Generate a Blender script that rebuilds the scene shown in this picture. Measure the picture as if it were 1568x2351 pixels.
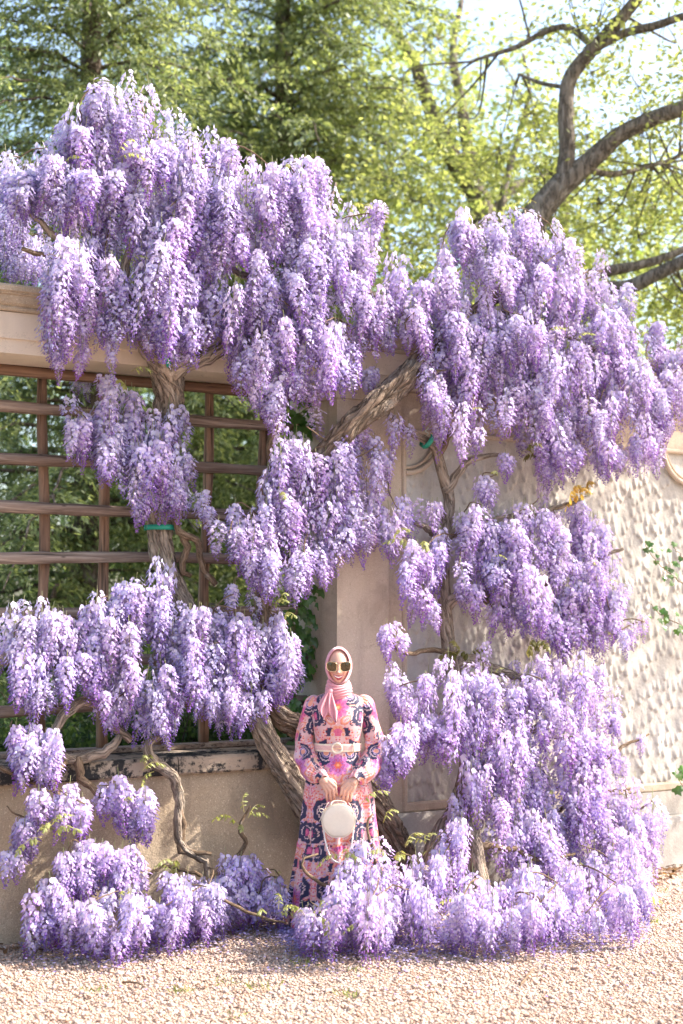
import bpy, bmesh, math, random
import numpy as np
from mathutils import Vector, Matrix, noise as mnoise

for o in list(bpy.data.objects):
    bpy.data.objects.remove(o, do_unlink=True)
scene = bpy.context.scene
COL = scene.collection
R = math.radians
rng = np.random.default_rng(7)
random.seed(7)

# ------------------------------------------------------------------ camera
PW, PH = 683.0, 1024.0
FPX = 1422.2                      # 50 mm on a 36 mm high frame
CAM_H = 1.88
HORIZON = 612.0
PITCH = math.atan((HORIZON - PH / 2) / FPX)
cam_d = bpy.data.cameras.new('camera')
cam = bpy.data.objects.new('camera', cam_d)
COL.objects.link(cam)
cam.location = (0, 0, CAM_H)
cam.rotation_euler = (math.pi / 2 + PITCH, 0, 0)
cam_d.sensor_fit = 'VERTICAL'
cam_d.sensor_height = 36.0
cam_d.sensor_width = 24.0
cam_d.lens = 50.0
cam_d.clip_end = 2000
cam_d.dof.use_dof = True
cam_d.dof.focus_distance = 8.55
cam_d.dof.aperture_fstop = 1.5
scene.camera = cam
scene.render.resolution_x = 683
scene.render.resolution_y = 1024

# ------------------------------------------------------------------ light
SUN_AZ, SUN_EL = 9.0, 40.0       # azimuth from +X towards +Y
sun_vec = Vector((math.cos(R(SUN_AZ)) * math.cos(R(SUN_EL)), math.sin(R(SUN_AZ)) * math.cos(R(SUN_EL)), math.sin(R(SUN_EL))))
world = bpy.data.worlds.new('World')
scene.world = world
world.use_nodes = True
wn = world.node_tree.nodes
wl = world.node_tree.links
sky = wn.new('ShaderNodeTexSky')
sky.sky_type = 'NISHITA'
sky.sun_disc = False
sky.sun_elevation = R(SUN_EL)
sky.sun_rotation = R(90 - SUN_AZ)
sky.air_density = 1.0
sky.dust_density = 3.0
sky.ozone_density = 0.3
wn['Background'].inputs['Strength'].default_value = 0.15
wl.new(sky.outputs['Color'], wn['Background'].inputs['Color'])
sun_d = bpy.data.lights.new('sun', 'SUN')
sun_d.energy = 4.0
sun_d.angle = R(0.6)
sun_d.color = (1.0, 0.93, 0.84)
sun = bpy.data.objects.new('sun', sun_d)
COL.objects.link(sun)
sun.location = (8, 4, 14)
sun.rotation_euler = (-sun_vec).to_track_quat('-Z', 'Y').to_euler()
scene.view_settings.view_transform = 'Standard'
scene.view_settings.look = 'None'
scene.view_settings.gamma = 1.0
scene.view_settings.exposure = 1.74
scene.cycles.max_bounces = 4
scene.cycles.diffuse_bounces = 3
scene.cycles.glossy_bounces = 2
scene.cycles.transmission_bounces = 3
scene.cycles.transparent_max_bounces = 6

# ------------------------------------------------------------------ frames
CP, SP = math.cos(PITCH), math.sin(PITCH)
def ray(px, py):
    x = (px - PW / 2) / FPX
    y = (PH / 2 - py) / FPX
    return np.array([x, CP - y * SP, SP + y * CP])
CAM = np.array([0, 0, CAM_H])
def ground_at(px, py, z=0.0):
    d = ray(px, py)
    return CAM + d * ((z - CAM_H) / d[2])
_a = ground_at(0, 943)
_b = ground_at(683, 862)
U = (_b - _a) / np.linalg.norm(_b - _a)
N = np.array([U[1], -U[0], 0])          # out of the wall, towards the camera
_t = -_a[0] / U[0]
O = _a + U * _t                          # wall point straight ahead (x = 0)
Z = np.array([0, 0, 1.0])
def W(u, v, z):
    return O + U * u + N * v + Z * z
def at(px, py, v):
    """point on the plane parallel to the wall, v metres in front of it"""
    d = ray(px, py)
    t = (v - N @ (CAM - O)) / (N @ d)
    return CAM + d * t
def uvz(p):
    q = np.asarray(p) - O
    return q @ U, q @ N, q[2]
def atY(px, py, Y):
    d = ray(px, py)
    return CAM + d * (Y / d[1])
VS = 683.0 / 1568.0                       # coordinates read off a 1568 px wide view

# ------------------------------------------------------------------ mesh helpers
WLOC = {}
def link(o, parent=None):
    COL.objects.link(o)
    if parent is not None:
        o.parent = parent
    return o
def empty(name, loc, rotz=0.0):
    o = bpy.data.objects.new(name, None)
    o.empty_display_size = 0.1
    o.location = loc
    o.rotation_euler = (0, 0, rotz)
    COL.objects.link(o)
    WLOC[o.name] = np.array(loc, float)
    return o
def tag(o, label=None, cat=None, group=None, kind=None):
    if label: o['label'] = label
    if cat: o['category'] = cat
    if group: o['group'] = group
    if kind: o['kind'] = kind
    return o
def new_mesh(name, V, Q=None, T=None, mats=(), smooth=False, col=None, midx=None, bk=None):
    V = np.asarray(V, np.float32).reshape(-1, 3)
    Q = np.zeros((0, 4), np.int32) if Q is None else np.asarray(Q, np.int32).reshape(-1, 4)
    T = np.zeros((0, 3), np.int32) if T is None else np.asarray(T, np.int32).reshape(-1, 3)
    me = bpy.data.meshes.new(name)
    me.vertices.add(len(V)); me.vertices.foreach_set('co', V.ravel())
    nl = Q.size + T.size
    me.loops.add(nl)
    me.loops.foreach_set('vertex_index', np.concatenate([Q.ravel(), T.ravel()]).astype(np.int32))
    npoly = len(Q) + len(T)
    me.polygons.add(npoly)
    st = np.concatenate([np.arange(len(Q)) * 4, Q.size + np.arange(len(T)) * 3]).astype(np.int32)
    me.polygons.foreach_set('loop_start', st)
    me.polygons.foreach_set('loop_total', np.concatenate([np.full(len(Q), 4), np.full(len(T), 3)]).astype(np.int32))
    me.polygons.foreach_set('use_smooth', np.full(npoly, smooth, dtype=bool))
    for m in (mats if isinstance(mats, (list, tuple)) else [mats]):
        me.materials.append(m)
    if midx is not None:
        me.polygons.foreach_set('material_index', np.asarray(midx, np.int32))
    me.update(calc_edges=True)
    if col is not None:
        c = np.ones((len(V), 4), np.float32); c[:, :3] = col
        a = me.color_attributes.new('Col', 'FLOAT_COLOR', 'POINT')
        a.data.foreach_set('color', c.ravel())
    if bk is not None:
        a = me.attributes.new('Bk', 'FLOAT_VECTOR', 'POINT')
        a.data.foreach_set('vector', np.asarray(bk, np.float32).ravel())
    me.validate()
    return me
def add(name, geo, mats, parent=None, smooth=False, world=True, **kw):
    V, Q, T = geo
    V = np.asarray(V, float)
    if world and parent is not None:
        V = V - WLOC[parent.name]
    o = bpy.data.objects.new(name, new_mesh(name, V, Q, T, mats, smooth, **kw))
    link(o, parent)
    WLOC[o.name] = WLOC[parent.name] if parent is not None else np.zeros(3)
    return o
def join(gs):
    gs = [g for g in gs if len(g[0])]
    off = 0; Vs = []; Qs = []; Ts = []
    for V, Q, T in gs:
        Vs.append(np.asarray(V, float))
        if Q is not None and len(Q): Qs.append(np.asarray(Q, int) + off)
        if T is not None and len(T): Ts.append(np.asarray(T, int) + off)
        off += len(V)
    return (np.concatenate(Vs), np.concatenate(Qs) if Qs else None, np.concatenate(Ts) if Ts else None)
def grid_faces(n, m, wrap_m=False):
    i = np.arange(n - 1)[:, None]
    j = np.arange(m if wrap_m else m - 1)[None, :]
    j2 = (j + 1) % m
    return np.stack([i * m + j, i * m + j2, (i + 1) * m + j2, (i + 1) * m + j], -1).reshape(-1, 4)
def catmull(P, n):
    P = np.asarray(P, float)
    if len(P) < 3:
        t = np.linspace(0, 1, n)[:, None]
        return P[0] * (1 - t) + P[-1] * t
    d = np.linalg.norm(np.diff(P[:, :3], axis=0), axis=1)
    s = np.concatenate([[0], np.cumsum(d)])
    q = np.linspace(0, s[-1], n)
    E = np.concatenate([[2 * P[0] - P[1]], P, [2 * P[-1] - P[-2]]])
    k = np.clip(np.searchsorted(s, q, side='right') - 1, 0, len(P) - 2)
    t = ((q - s[k]) / np.maximum(s[k + 1] - s[k], 1e-9))[:, None]
    p0, p1, p2, p3 = E[k], E[k + 1], E[k + 2], E[k + 3]
    return 0.5 * (2 * p1 + (p2 - p0) * t + (2 * p0 - 5 * p1 + 4 * p2 - p3) * t ** 2 + (3 * p1 - p0 - 3 * p2 + p3) * t ** 3)
def frames(P):
    P = np.asarray(P, float)
    Tn = np.gradient(P, axis=0)
    Tn /= np.linalg.norm(Tn, axis=1)[:, None] + 1e-12
    A = np.zeros_like(P)
    r = np.array([0, 0, 1.0]) if abs(Tn[0, 2]) < 0.8 else np.array([1.0, 0, 0])
    a = np.cross(Tn[0], r); a /= np.linalg.norm(a)
    A[0] = a
    for i in range(1, len(P)):
        a = A[i - 1] - Tn[i] * (A[i - 1] @ Tn[i])
        A[i] = a / (np.linalg.norm(a) + 1e-12)
    return Tn, A, np.cross(Tn, A)
def tube(P, rad, seg=8, rfun=None, cap=True):
    P = np.asarray(P, float); n = len(P)
    rad = np.broadcast_to(np.asarray(rad, float), (n,))
    Tn, A, B = frames(P)
    th = np.arange(seg) / seg * 2 * math.pi
    rr = rad[:, None] * np.ones((1, seg))
    if rfun is not None:
        rr = rr * rfun(np.linspace(0, 1, n)[:, None], th[None, :], P)
    V = P[:, None, :] + rr[..., None] * (np.cos(th)[None, :, None] * A[:, None, :] + np.sin(th)[None, :, None] * B[:, None, :])
    V = V.reshape(-1, 3)
    Q = grid_faces(n, seg, True)
    T = None
    if cap:
        V = np.concatenate([V, P[:1] - Tn[:1] * rad[0] * 0.15, P[-1:] + Tn[-1:] * rad[-1] * 0.15])
        j = np.arange(seg); j2 = (j + 1) % seg
        a = np.stack([j2, j, np.full(seg, n * seg)], -1)
        b = np.stack([(n - 1) * seg + j, (n - 1) * seg + j2, np.full(seg, n * seg + 1)], -1)
        T = np.concatenate([a, b])
    return V, Q, T
def nz(P, sc, seed=0.0):
    return np.array([mnoise.noise(Vector((p[0] * sc + seed, p[1] * sc - seed, p[2] * sc + 2 * seed))) for p in P])
def bark(seed, ridges=5, amp=0.10, twist=2.0, lump=0.12):
    r_ = np.random.default_rng(seed)
    ph = r_.uniform(0, 6.28, 6)
    def f(t, th, P):
        L = np.concatenate([[0], np.cumsum(np.linalg.norm(np.diff(P, axis=0), axis=1))])[:, None]
        th2 = th + twist * L + 0.5 * np.sin(L * 9 + ph[3])
        out = 1 + amp * np.sin(ridges * th2 + ph[0]) * (0.6 + 0.4 * np.sin(L * 14 + ph[1]))
        out = out + amp * 0.5 * np.sin((ridges * 2 + 1) * th2 + ph[2] + 3 * np.sin(L * 17))
        return out + lump * np.sin(L * 11 + ph[4] + th) * np.sin(L * 5.3 + ph[5])
    return f
def bark_tube(S, seg, seed, depth=0.16, twist=2.0, lump=0.10, hollow=None):
    """stem with long furrows cut into it; returns geometry and unrolled bark coordinates"""
    P, rad = S[:, :3], S[:, 3]; n = len(P)
    r_ = np.random.default_rng(seed); ph = r_.uniform(0, 6.28, 4)
    L = np.concatenate([[0], np.cumsum(np.linalg.norm(np.diff(P, axis=0), axis=1))])
    th = np.arange(seg) / seg * 2 * math.pi
    tw = th[None, :] + twist * L[:, None]
    R0 = np.maximum(rad[:, None], .02)
    bx, by, bz = R0 * np.cos(tw), R0 * np.sin(tw), L[:, None] * np.ones((1, seg))
    bk = np.stack([bx, by, bz], -1).reshape(-1, 3)
    q = bk * np.array([30, 30, 5.5]) + seed % 97
    f = np.array([mnoise.noise(Vector(p)) for p in q]); f2 = np.array([mnoise.noise(Vector(p * 2.1 + 5)) for p in q])
    cut = np.clip(np.abs(f + .35 * f2) * 2.6, 0, 1).reshape(n, seg)          # 0 in the furrows
    big = 1 + lump * (np.sin(L * 9 + ph[0])[:, None] * np.cos(th + ph[1]) + .6 * np.sin(L * 21 + ph[2])[:, None] * np.cos(2 * th + ph[3]))
    strand = 1 + .07 * np.cos(3 * tw + ph[1])
    rf = strand * big * (1 - depth * (1 - cut))
    if hollow is not None:
        hp, hl, hd = hollow
        k = np.argmin(((P - hp) ** 2).sum(1)); Tn, A, B = frames(P)
        nd = np.cos(th)[None, :, None] * A[:, None, :] + np.sin(th)[None, :, None] * B[:, None, :]
        face = nd @ (np.array(N) * .9 + np.array([.1, 0, -.25]))
        along = (L - L[k]) / hl
        m = np.clip(1 - along[:, None] ** 2, 0, 1) ** .7 * np.clip((face - .45) / .3, 0, 1)
        rag = np.array([mnoise.noise(Vector(p * np.array([60, 60, 22]))) for p in bk]).reshape(n, seg)
        rf = rf * (1 - hd * m * (1 + .5 * rag)) + .22 * m * (1 - m) * (1 + 2 * rag)
    g = tube(P, rad, seg, lambda t, a, PP: rf)
    bk = np.concatenate([bk, [bk[0], bk[-1]]])
    return g, bk
def frame_geo(geo, mat):
    V = np.asarray(geo[0], float)
    return (V @ np.asarray(mat)[:3, :3].T + np.asarray(mat)[:3, 3], geo[1], geo[2])
def cbox(x0, x1, y0, y1, z0, z1, c=0.008):
    """chamfered box in any frame"""
    bm = bmesh.new()
    bmesh.ops.create_cube(bm, size=1.0)
    for v in bm.verts:
        v.co = Vector(((x0 + x1) / 2 + v.co.x * (x1 - x0), (y0 + y1) / 2 + v.co.y * (y1 - y0), (z0 + z1) / 2 + v.co.z * (z1 - z0)))
    if c > 0:
        bmesh.ops.bevel(bm, geom=bm.edges[:], offset=c, segments=1, affect='EDGES', profile=0.5)
    bmesh.ops.triangulate(bm, faces=[f for f in bm.faces if len(f.verts) > 4])
    V = np.array([v.co[:] for v in bm.verts]); bm.verts.index_update()
    Q = [[v.index for v in f.verts] for f in bm.faces if len(f.verts) == 4]
    T = [[v.index for v in f.verts] for f in bm.faces if len(f.verts) == 3]
    bm.free()
    return V, (np.array(Q) if Q else None), (np.array(T) if T else None)
def uvz_world(geo):
    V = np.asarray(geo[0], float)
    # (u, v, z) with v outwards flips handedness: reverse the faces
    Vw = O + V[:, :1] * U + V[:, 1:2] * N + V[:, 2:3] * Z
    Q = geo[1][:, ::-1] if geo[1] is not None else None
    T = geo[2][:, ::-1] if geo[2] is not None else None
    return Vw, Q, T
def wbox(u0, u1, v0, v1, z0, z1, c=0.008):
    return uvz_world(cbox(u0, u1, v0, v1, z0, z1, c))
def extrude_profile(prof, us):
    """profile of (v, z) pairs run along the wall through the stations us, closed at both ends"""
    prof = np.asarray(prof, float); k = len(prof)
    V = np.concatenate([np.column_stack([np.full(k, u), prof]) for u in us])
    Q = grid_faces(len(us), k, True)
    V2 = np.concatenate([V, [[us[0], *prof.mean(0)]], [[us[-1], *prof.mean(0)]]])
    j = np.arange(k); j2 = (j + 1) % k; n = len(us)
    T = np.concatenate([np.stack([j2, j, np.full(k, n * k)], -1), np.stack([(n - 1) * k + j, (n - 1) * k + j2, np.full(k, n * k + 1)], -1)])
    return uvz_world((V2, Q[:, ::-1], T[:, ::-1]))
# ------------------------------------------------------------------ materials
class NT:
    def __init__(s, name):
        s.m = bpy.data.materials.new(name); s.m.use_nodes = True
        s.t = s.m.node_tree; s.n = s.t.nodes; s.l = s.t.links
        s.bsdf = s.n['Principled BSDF']; s.out = s.n['Material Output']
    def node(s, typ, **kw):
        nd = s.n.new(typ)
        for k, v in kw.items():
            if k == 'inp':
                for a, b in v.items():
                    if hasattr(b, 'is_linked') or isinstance(b, bpy.types.NodeSocket): s.l.new(b, nd.inputs[a])
                    else: nd.inputs[a].default_value = b
            else: setattr(nd, k, v)
        return nd
    def coord(s, which='Object'):
        return s.node('ShaderNodeTexCoord').outputs[which]
    def pos(s):
        return s.node('ShaderNodeNewGeometry').outputs['Position']
    def mapping(s, vec, scale=(1, 1, 1), rot=(0, 0, 0)):
        return s.node('ShaderNodeMapping', inp={'Vector': vec, 'Scale': scale, 'Rotation': rot}).outputs[0]
    def noise(s, vec, scale, detail=4.0, rough=0.55, out='Fac', dist=0.0):
        return s.node('ShaderNodeTexNoise', inp={'Vector': vec, 'Scale': scale, 'Detail': detail, 'Roughness': rough, 'Distortion': dist}).outputs[out]
    def voro(s, vec, scale, feature='F1', out='Distance', rnd=1.0):
        return s.node('ShaderNodeTexVoronoi', feature=feature, inp={'Vector': vec, 'Scale': scale, 'Randomness': rnd}).outputs[out]
    def ramp(s, fac, stops, interp='LINEAR'):
        r = s.node('ShaderNodeValToRGB', inp={'Fac': fac}); r.color_ramp.interpolation = interp
        el = r.color_ramp.elements
        while len(el) < len(stops): el.new(0.5)
        for e, (p, c) in zip(el, stops):
            e.position = p; e.color = (*c, 1) if len(c) == 3 else c
        return r.outputs[0]
    def vramp(s, fac, a, b, lo=0.0, hi=1.0):
        return s.node('ShaderNodeMapRange', inp={0: fac, 1: a, 2: b, 3: lo, 4: hi}).outputs[0]
    def mix(s, fac, a, b, mode='MIX'):
        nd = s.node('ShaderNodeMix', data_type='RGBA', blend_type=mode)
        for i, v in ((0, fac), (6, a), (7, b)):
            if isinstance(v, bpy.types.NodeSocket): s.l.new(v, nd.inputs[i])
            elif i == 0: nd.inputs[i].default_value = v
            else: nd.inputs[i].default_value = (*v, 1) if len(v) == 3 else v
        return nd.outputs[2]
    def math(s, op, a, b=None):
        nd = s.node('ShaderNodeMath', operation=op)
        for i, v in ((0, a), (1, b)):
            if v is None: continue
            if isinstance(v, bpy.types.NodeSocket): s.l.new(v, nd.inputs[i])
            else: nd.inputs[i].default_value = v
        return nd.outputs[0]
    def bump(s, h, strength=0.5, dist=0.01):
        b = s.node('ShaderNodeBump', inp={'Height': h, 'Strength': strength, 'Distance': dist})
        s.l.new(b.outputs[0], s.bsdf.inputs['Normal']); return b.outputs[0]
    def set(s, **kw):
        names = {'color': 'Base Color', 'rough': 'Roughness', 'metal': 'Metallic', 'spec': 'Specular IOR Level', 'sheen': 'Sheen Weight', 'sss': 'Subsurface Weight', 'coat': 'Coat Weight'}
        for k, v in kw.items():
            i = s.bsdf.inputs[names[k]]
            if isinstance(v, bpy.types.NodeSocket): s.l.new(v, i)
            elif k == 'color': i.default_value = (*v, 1)
            else: i.default_value = v
        return s

def m_stucco(name, c0, c1, c2, speck=0.5, bump=0.5, streak=0.3):
    t = NT(name); p = t.pos()
    big = t.noise(p, 1.6, 5, 0.6)
    c = t.ramp(big, [(0.3, c0), (0.52, c1), (0.72, c2)])
    st = t.noise(t.mapping(p, (5, 5, 0.5)), 2.2, 5, 0.6)
    c = t.mix(t.vramp(st, 0.5, 0.75, 0, streak), c, tuple(x * 0.55 for x in c1))
    fine = t.noise(p, 140, 3, 0.7)
    c = t.mix(t.vramp(fine, 0.45, 0.75, 0, speck), c, tuple(x * 0.5 for x in c0))
    fl = t.noise(p, 90, 2, 0.5)
    c = t.mix(t.vramp(fl, 0.6, 0.75, 0, speck * 0.8), c, tuple(min(1, x * 1.5) for x in c2))
    sn = t.noise(p, 2.3, 6, 0.68, dist=0.6)
    c = t.mix(t.vramp(sn, 0.56, 0.66, 0, streak * 1.3), c, tuple(x * 0.62 for x in c1))
    ck = t.math('ABSOLUTE', t.math('SUBTRACT', t.noise(p, 1.7, 8, 0.62, dist=1.2), 0.47))
    c = t.mix(t.vramp(ck, 0.0022, 0.0, 0, 0.6), c, tuple(x * 0.3 for x in c0))
    hb = t.math('ADD', t.math('MULTIPLY', t.noise(p, 60, 4, 0.7), 0.6), t.math('MULTIPLY', t.noise(p, 9, 4, 0.6), 1.2))
    t.bump(hb, bump, 0.012)
    t.set(color=c, rough=0.92, spec=0.2)
    return t.m
M = {}
M['low_wall'] = m_stucco('aggregate_stucco', (0.37, 0.28, 0.19), (0.46, 0.355, 0.25), (0.55, 0.445, 0.33), 0.75, 0.7, 0.55)
M['pier'] = m_stucco('pink_stucco', (0.43, 0.34, 0.255), (0.50, 0.405, 0.31), (0.55, 0.455, 0.36), 0.35, 0.35, 0.42)
M['panel'] = m_stucco('pale_stucco', (0.42, 0.385, 0.335), (0.50, 0.465, 0.41), (0.57, 0.535, 0.48), 0.25, 0.35, 0.35)
M['plinth'] = m_stucco('grey_stucco', (0.36, 0.33, 0.29), (0.45, 0.41, 0.37), (0.54, 0.50, 0.46), 0.3, 0.4, 0.5)
M['fascia'] = m_stucco('cream_paint_stucco', (0.56, 0.45, 0.35), (0.63, 0.53, 0.42), (0.68, 0.58, 0.47), 0.08, 0.12, 0.18)
M['cornice'] = m_stucco('weathered_cornice', (0.33, 0.26, 0.18), (0.45, 0.36, 0.26), (0.56, 0.48, 0.38), 0.5, 0.6, 0.8)

def m_coping():
    t = NT('lichened_coping_stone'); p = t.pos()
    base = t.ramp(t.noise(p, 3, 5, 0.6), [(0.3, (0.30, 0.23, 0.17)), (0.7, (0.44, 0.35, 0.27))])
    k = t.noise(p, 3.6, 6, 0.72, dist=0.3)
    k2 = t.noise(p, 28, 4, 0.7)
    f = t.vramp(t.math('ADD', k, t.math('MULTIPLY', k2, 0.35)), 0.665, 0.735, 0, 1)
    c = t.mix(f, base, (0.035, 0.033, 0.032))
    t.bump(t.noise(p, 45, 4, 0.7), 0.6, 0.01)
    t.set(color=c, rough=0.95, spec=0.15); return t.m
M['coping'] = m_coping()

def m_wood(name, a, b, c, sc=1.0, bump=0.6):
    """weathered log: grain runs along object X"""
    t = NT(name); p = t.coord('Object')
    g = t.noise(t.mapping(p, (2.0 * sc, 34 * sc, 34 * sc)), 1.0, 5, 0.65, dist=0.4)
    col = t.ramp(g, [(0.3, a), (0.5, b), (0.68, c)])
    rnd = t.node('ShaderNodeObjectInfo').outputs['Random']
    col = t.mix(t.vramp(rnd, 0, 1, 0.0, 0.30), col, (0.09, 0.055, 0.04))
    k = t.voro(t.mapping(p, (5, 14, 14)), 0.9)
    col = t.mix(t.vramp(k, 0.10, 0.02, 0, 0.8), col, (0.03, 0.02, 0.015))
    cr = t.noise(t.mapping(p, (1.2, 60, 60)), 1.0, 3, 0.5)
    col = t.mix(t.vramp(cr, 0.42, 0.34, 0, 0.8), col, (0.04, 0.028, 0.02))
    t.bump(t.math('ADD', g, t.math('MULTIPLY', cr, 1.0)), bump, 0.01)
    t.set(color=col, rough=0.85, spec=0.25); return t.m
M['log'] = m_wood('weathered_log', (0.13, 0.09, 0.07), (0.26, 0.19, 0.15), (0.42, 0.34, 0.28))
M['post'] = m_wood('brown_post_wood', (0.13, 0.075, 0.05), (0.24, 0.14, 0.09), (0.36, 0.23, 0.15))

def m_bark(name, a, b, c, sc=1.0, bump=0.9, bk=False):
    t = NT(name); p = t.pos()
    if bk: p = t.node('ShaderNodeAttribute', attribute_name='Bk').outputs['Vector']
    p2 = t.mapping(p, (1, 1, 0.16))
    v = t.math('ABSOLUTE', t.math('SUBTRACT', t.noise(p2, 26 * sc, 4, 0.6, dist=0.5), 0.5))
    n = t.noise(p2, 40 * sc, 5, 0.75, dist=0.3)
    col = t.ramp(n, [(0.28, a), (0.5, b), (0.72, c)])
    col = t.mix(t.vramp(v, 0.045, 0.0, 0, 0.75), col, tuple(x * 0.35 for x in a))
    li = t.noise(p, 7, 4, 0.6)
    col = t.mix(t.vramp(li, 0.56, 0.70, 0, 0.45), col, (0.40, 0.37, 0.32))
    h = t.math('ADD', t.math('MULTIPLY', n, 1.3), t.vramp(v, 0.0, 0.07, 0, 0.9))
    t.bump(h, bump, 0.016)
    t.set(color=col, rough=0.9, spec=0.2); return t.m
M['vine'] = m_bark('wisteria_bark', (0.20, 0.15, 0.11), (0.35, 0.275, 0.21), (0.50, 0.42, 0.34), 1.0, 0.9, True)
M['dark_vine'] = m_bark('dark_wisteria_bark', (0.13, 0.09, 0.065), (0.23, 0.17, 0.125), (0.35, 0.27, 0.21), 1.0, 1.0, True)
M['twig'] = m_bark('wisteria_twig_bark', (0.10, 0.065, 0.04), (0.20, 0.135, 0.085), (0.32, 0.235, 0.165), 2.5, 0.5, True)
M['tree_bark'] = m_bark('dark_tree_bark', (0.075, 0.055, 0.042), (0.14, 0.105, 0.085), (0.22, 0.18, 0.15), 0.5)
M['cherry_bark'] = m_bark('cherry_bark', (0.11, 0.09, 0.07), (0.19, 0.16, 0.13), (0.30, 0.265, 0.225), 0.6)

def m_leafy(name, c0, c1, trans=0.45, rough=0.5, tcol=None, hue=0.0, obj=False, spec=0.3):
    """thin leaf or petal: colour attribute tint, light shining through"""
    t = NT(name)
    col = t.node('ShaderNodeVertexColor', layer_name='Col').outputs[0]
    if obj:
        rnd = t.node('ShaderNodeObjectInfo').outputs['Random']
        hs = t.node('ShaderNodeHueSaturation', inp={'Hue': t.vramp(rnd, 0, 1, 0.5 - hue, 0.5 + hue), 'Saturation': t.vramp(t.math('FRACT', t.math('MULTIPLY', rnd, 7.13)), 0, 1, 0.80, 1.08), 'Value': t.vramp(t.math('FRACT', t.math('MULTIPLY', rnd, 13.7)), 0, 1, 0.88, 1.06), 'Color': col})
        col = hs.outputs[0]
    t.set(color=col, rough=rough, spec=spec)
    tr = t.node('ShaderNodeBsdfTranslucent')
    if tcol is not None:
        tc = t.mix(1.0, col, tcol, 'MULTIPLY')
        t.l.new(tc, tr.inputs[0])
    else:
        t.l.new(col, tr.inputs[0])
    mx = t.node('ShaderNodeMixShader', inp={0: trans})
    t.l.new(t.bsdf.outputs[0], mx.inputs[1]); t.l.new(tr.outputs[0], mx.inputs[2])
    t.l.new(mx.outputs[0], t.out.inputs[0])
    return t.m
M['petal'] = m_leafy('wisteria_petal', 0, 0, 0.42, 0.6, None, 0.018, True, 0.2)
M['leaf'] = m_leafy('green_leaf', 0, 0, 0.54, 0.45, (1.3, 1.25, 0.75), 0, False, 0.35)
M['ivy'] = m_leafy('ivy_leaf', 0, 0, 0.3, 0.3, (1.4, 1.4, 0.6), 0.02, True, 0.5)

def m_plain(name, c, rough=0.6, metal=0.0, spec=0.5, nsc=0, namt=0.15, bump=0.0, sheen=0.0):
    t = NT(name)
    if nsc:
        n = t.noise(t.coord('Object'), nsc, 4, 0.6)
        c2 = t.ramp(n, [(0.3, tuple(x * (1 - namt) for x in c)), (0.7, tuple(min(1, x * (1 + namt)) for x in c))])
        t.set(color=c2)
        if bump: t.bump(n, bump, 0.004)
    else:
        t.set(color=c)
    t.set(rough=rough, metal=metal, spec=spec, sheen=sheen); return t.m
def m_vcol(name, rough=0.6, spec=0.4, sheen=0.0, sss=0.0, nsc=0, bump=0.2):
    t = NT(name)
    col = t.node('ShaderNodeVertexColor', layer_name='Col').outputs[0]
    t.set(color=col, rough=rough, spec=spec, sheen=sheen, sss=sss)
    if sss:
        t.bsdf.inputs['Subsurface Radius'].default_value = (1.0, 0.35, 0.2)
        t.bsdf.inputs['Subsurface Scale'].default_value = 0.006
    if nsc: t.bump(t.noise(t.coord('Object'), nsc, 4, 0.6), bump, 0.003)
    return t.m

def m_gravel_base():
    t = NT('gravel_bed'); p = t.pos()
    cell = t.voro(p, 55, 'F1', 'Color')
    c = t.ramp(t.node('ShaderNodeSeparateColor', inp={0: cell}).outputs[0], [(0.0, (0.42, 0.30, 0.23)), (0.4, (0.56, 0.43, 0.34)), (0.8, (0.66, 0.55, 0.46)), (1.0, (0.72, 0.65, 0.58))])
    d = t.voro(p, 55, 'F1')
    c = t.mix(t.vramp(d, 0.4, 0.65, 0, 0.6), c, (0.26, 0.19, 0.15))
    n = t.noise(p, 1.3, 4, 0.6)
    c = t.mix(t.vramp(n, 0.55, 0.75, 0, 0.5), c, (0.20, 0.14, 0.10))
    t.bump(t.vramp(d, 0, 0.6, 1, 0), 1.0, 0.02)
    t.set(color=c, rough=0.9, spec=0.2); return t.m
M['gravel_bed'] = m_gravel_base()
M['pebble'] = m_vcol('pebble_stone', 0.75, 0.3, nsc=120, bump=0.3)
def m_lawn():
    t = NT('lawn_grass'); p = t.pos()
    c = t.ramp(t.noise(p, 25, 5, 0.7), [(0.3, (0.04, 0.075, 0.02)), (0.6, (0.09, 0.15, 0.035)), (0.8, (0.14, 0.2, 0.05))])
    t.bump(t.noise(p, 90, 3, 0.7), 0.8, 0.03)
    t.set(color=c, rough=0.9, spec=0.2); return t.m
M['lawn'] = m_lawn()
# ------------------------------------------------------------------ ground
GROUND_Z = 0.0
bm_s = 900.0
ground = add('ground', (np.array([[-bm_s, -bm_s, -0.012], [bm_s, -bm_s, -0.012], [bm_s, bm_s, -0.012], [-bm_s, bm_s, -0.012]]), np.array([[0, 1, 2, 3]]), None), M['gravel_bed'])
tag(ground, kind='structure')
lawn = add('lawn', uvz_world((np.array([[-60, -0.75, -0.006], [60, -0.75, -0.006], [60, -90, -0.006], [-60, -90, -0.006]]), np.array([[0, 1, 2, 3]]), None)), M['lawn'])
tag(lawn, kind='structure')

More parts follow.
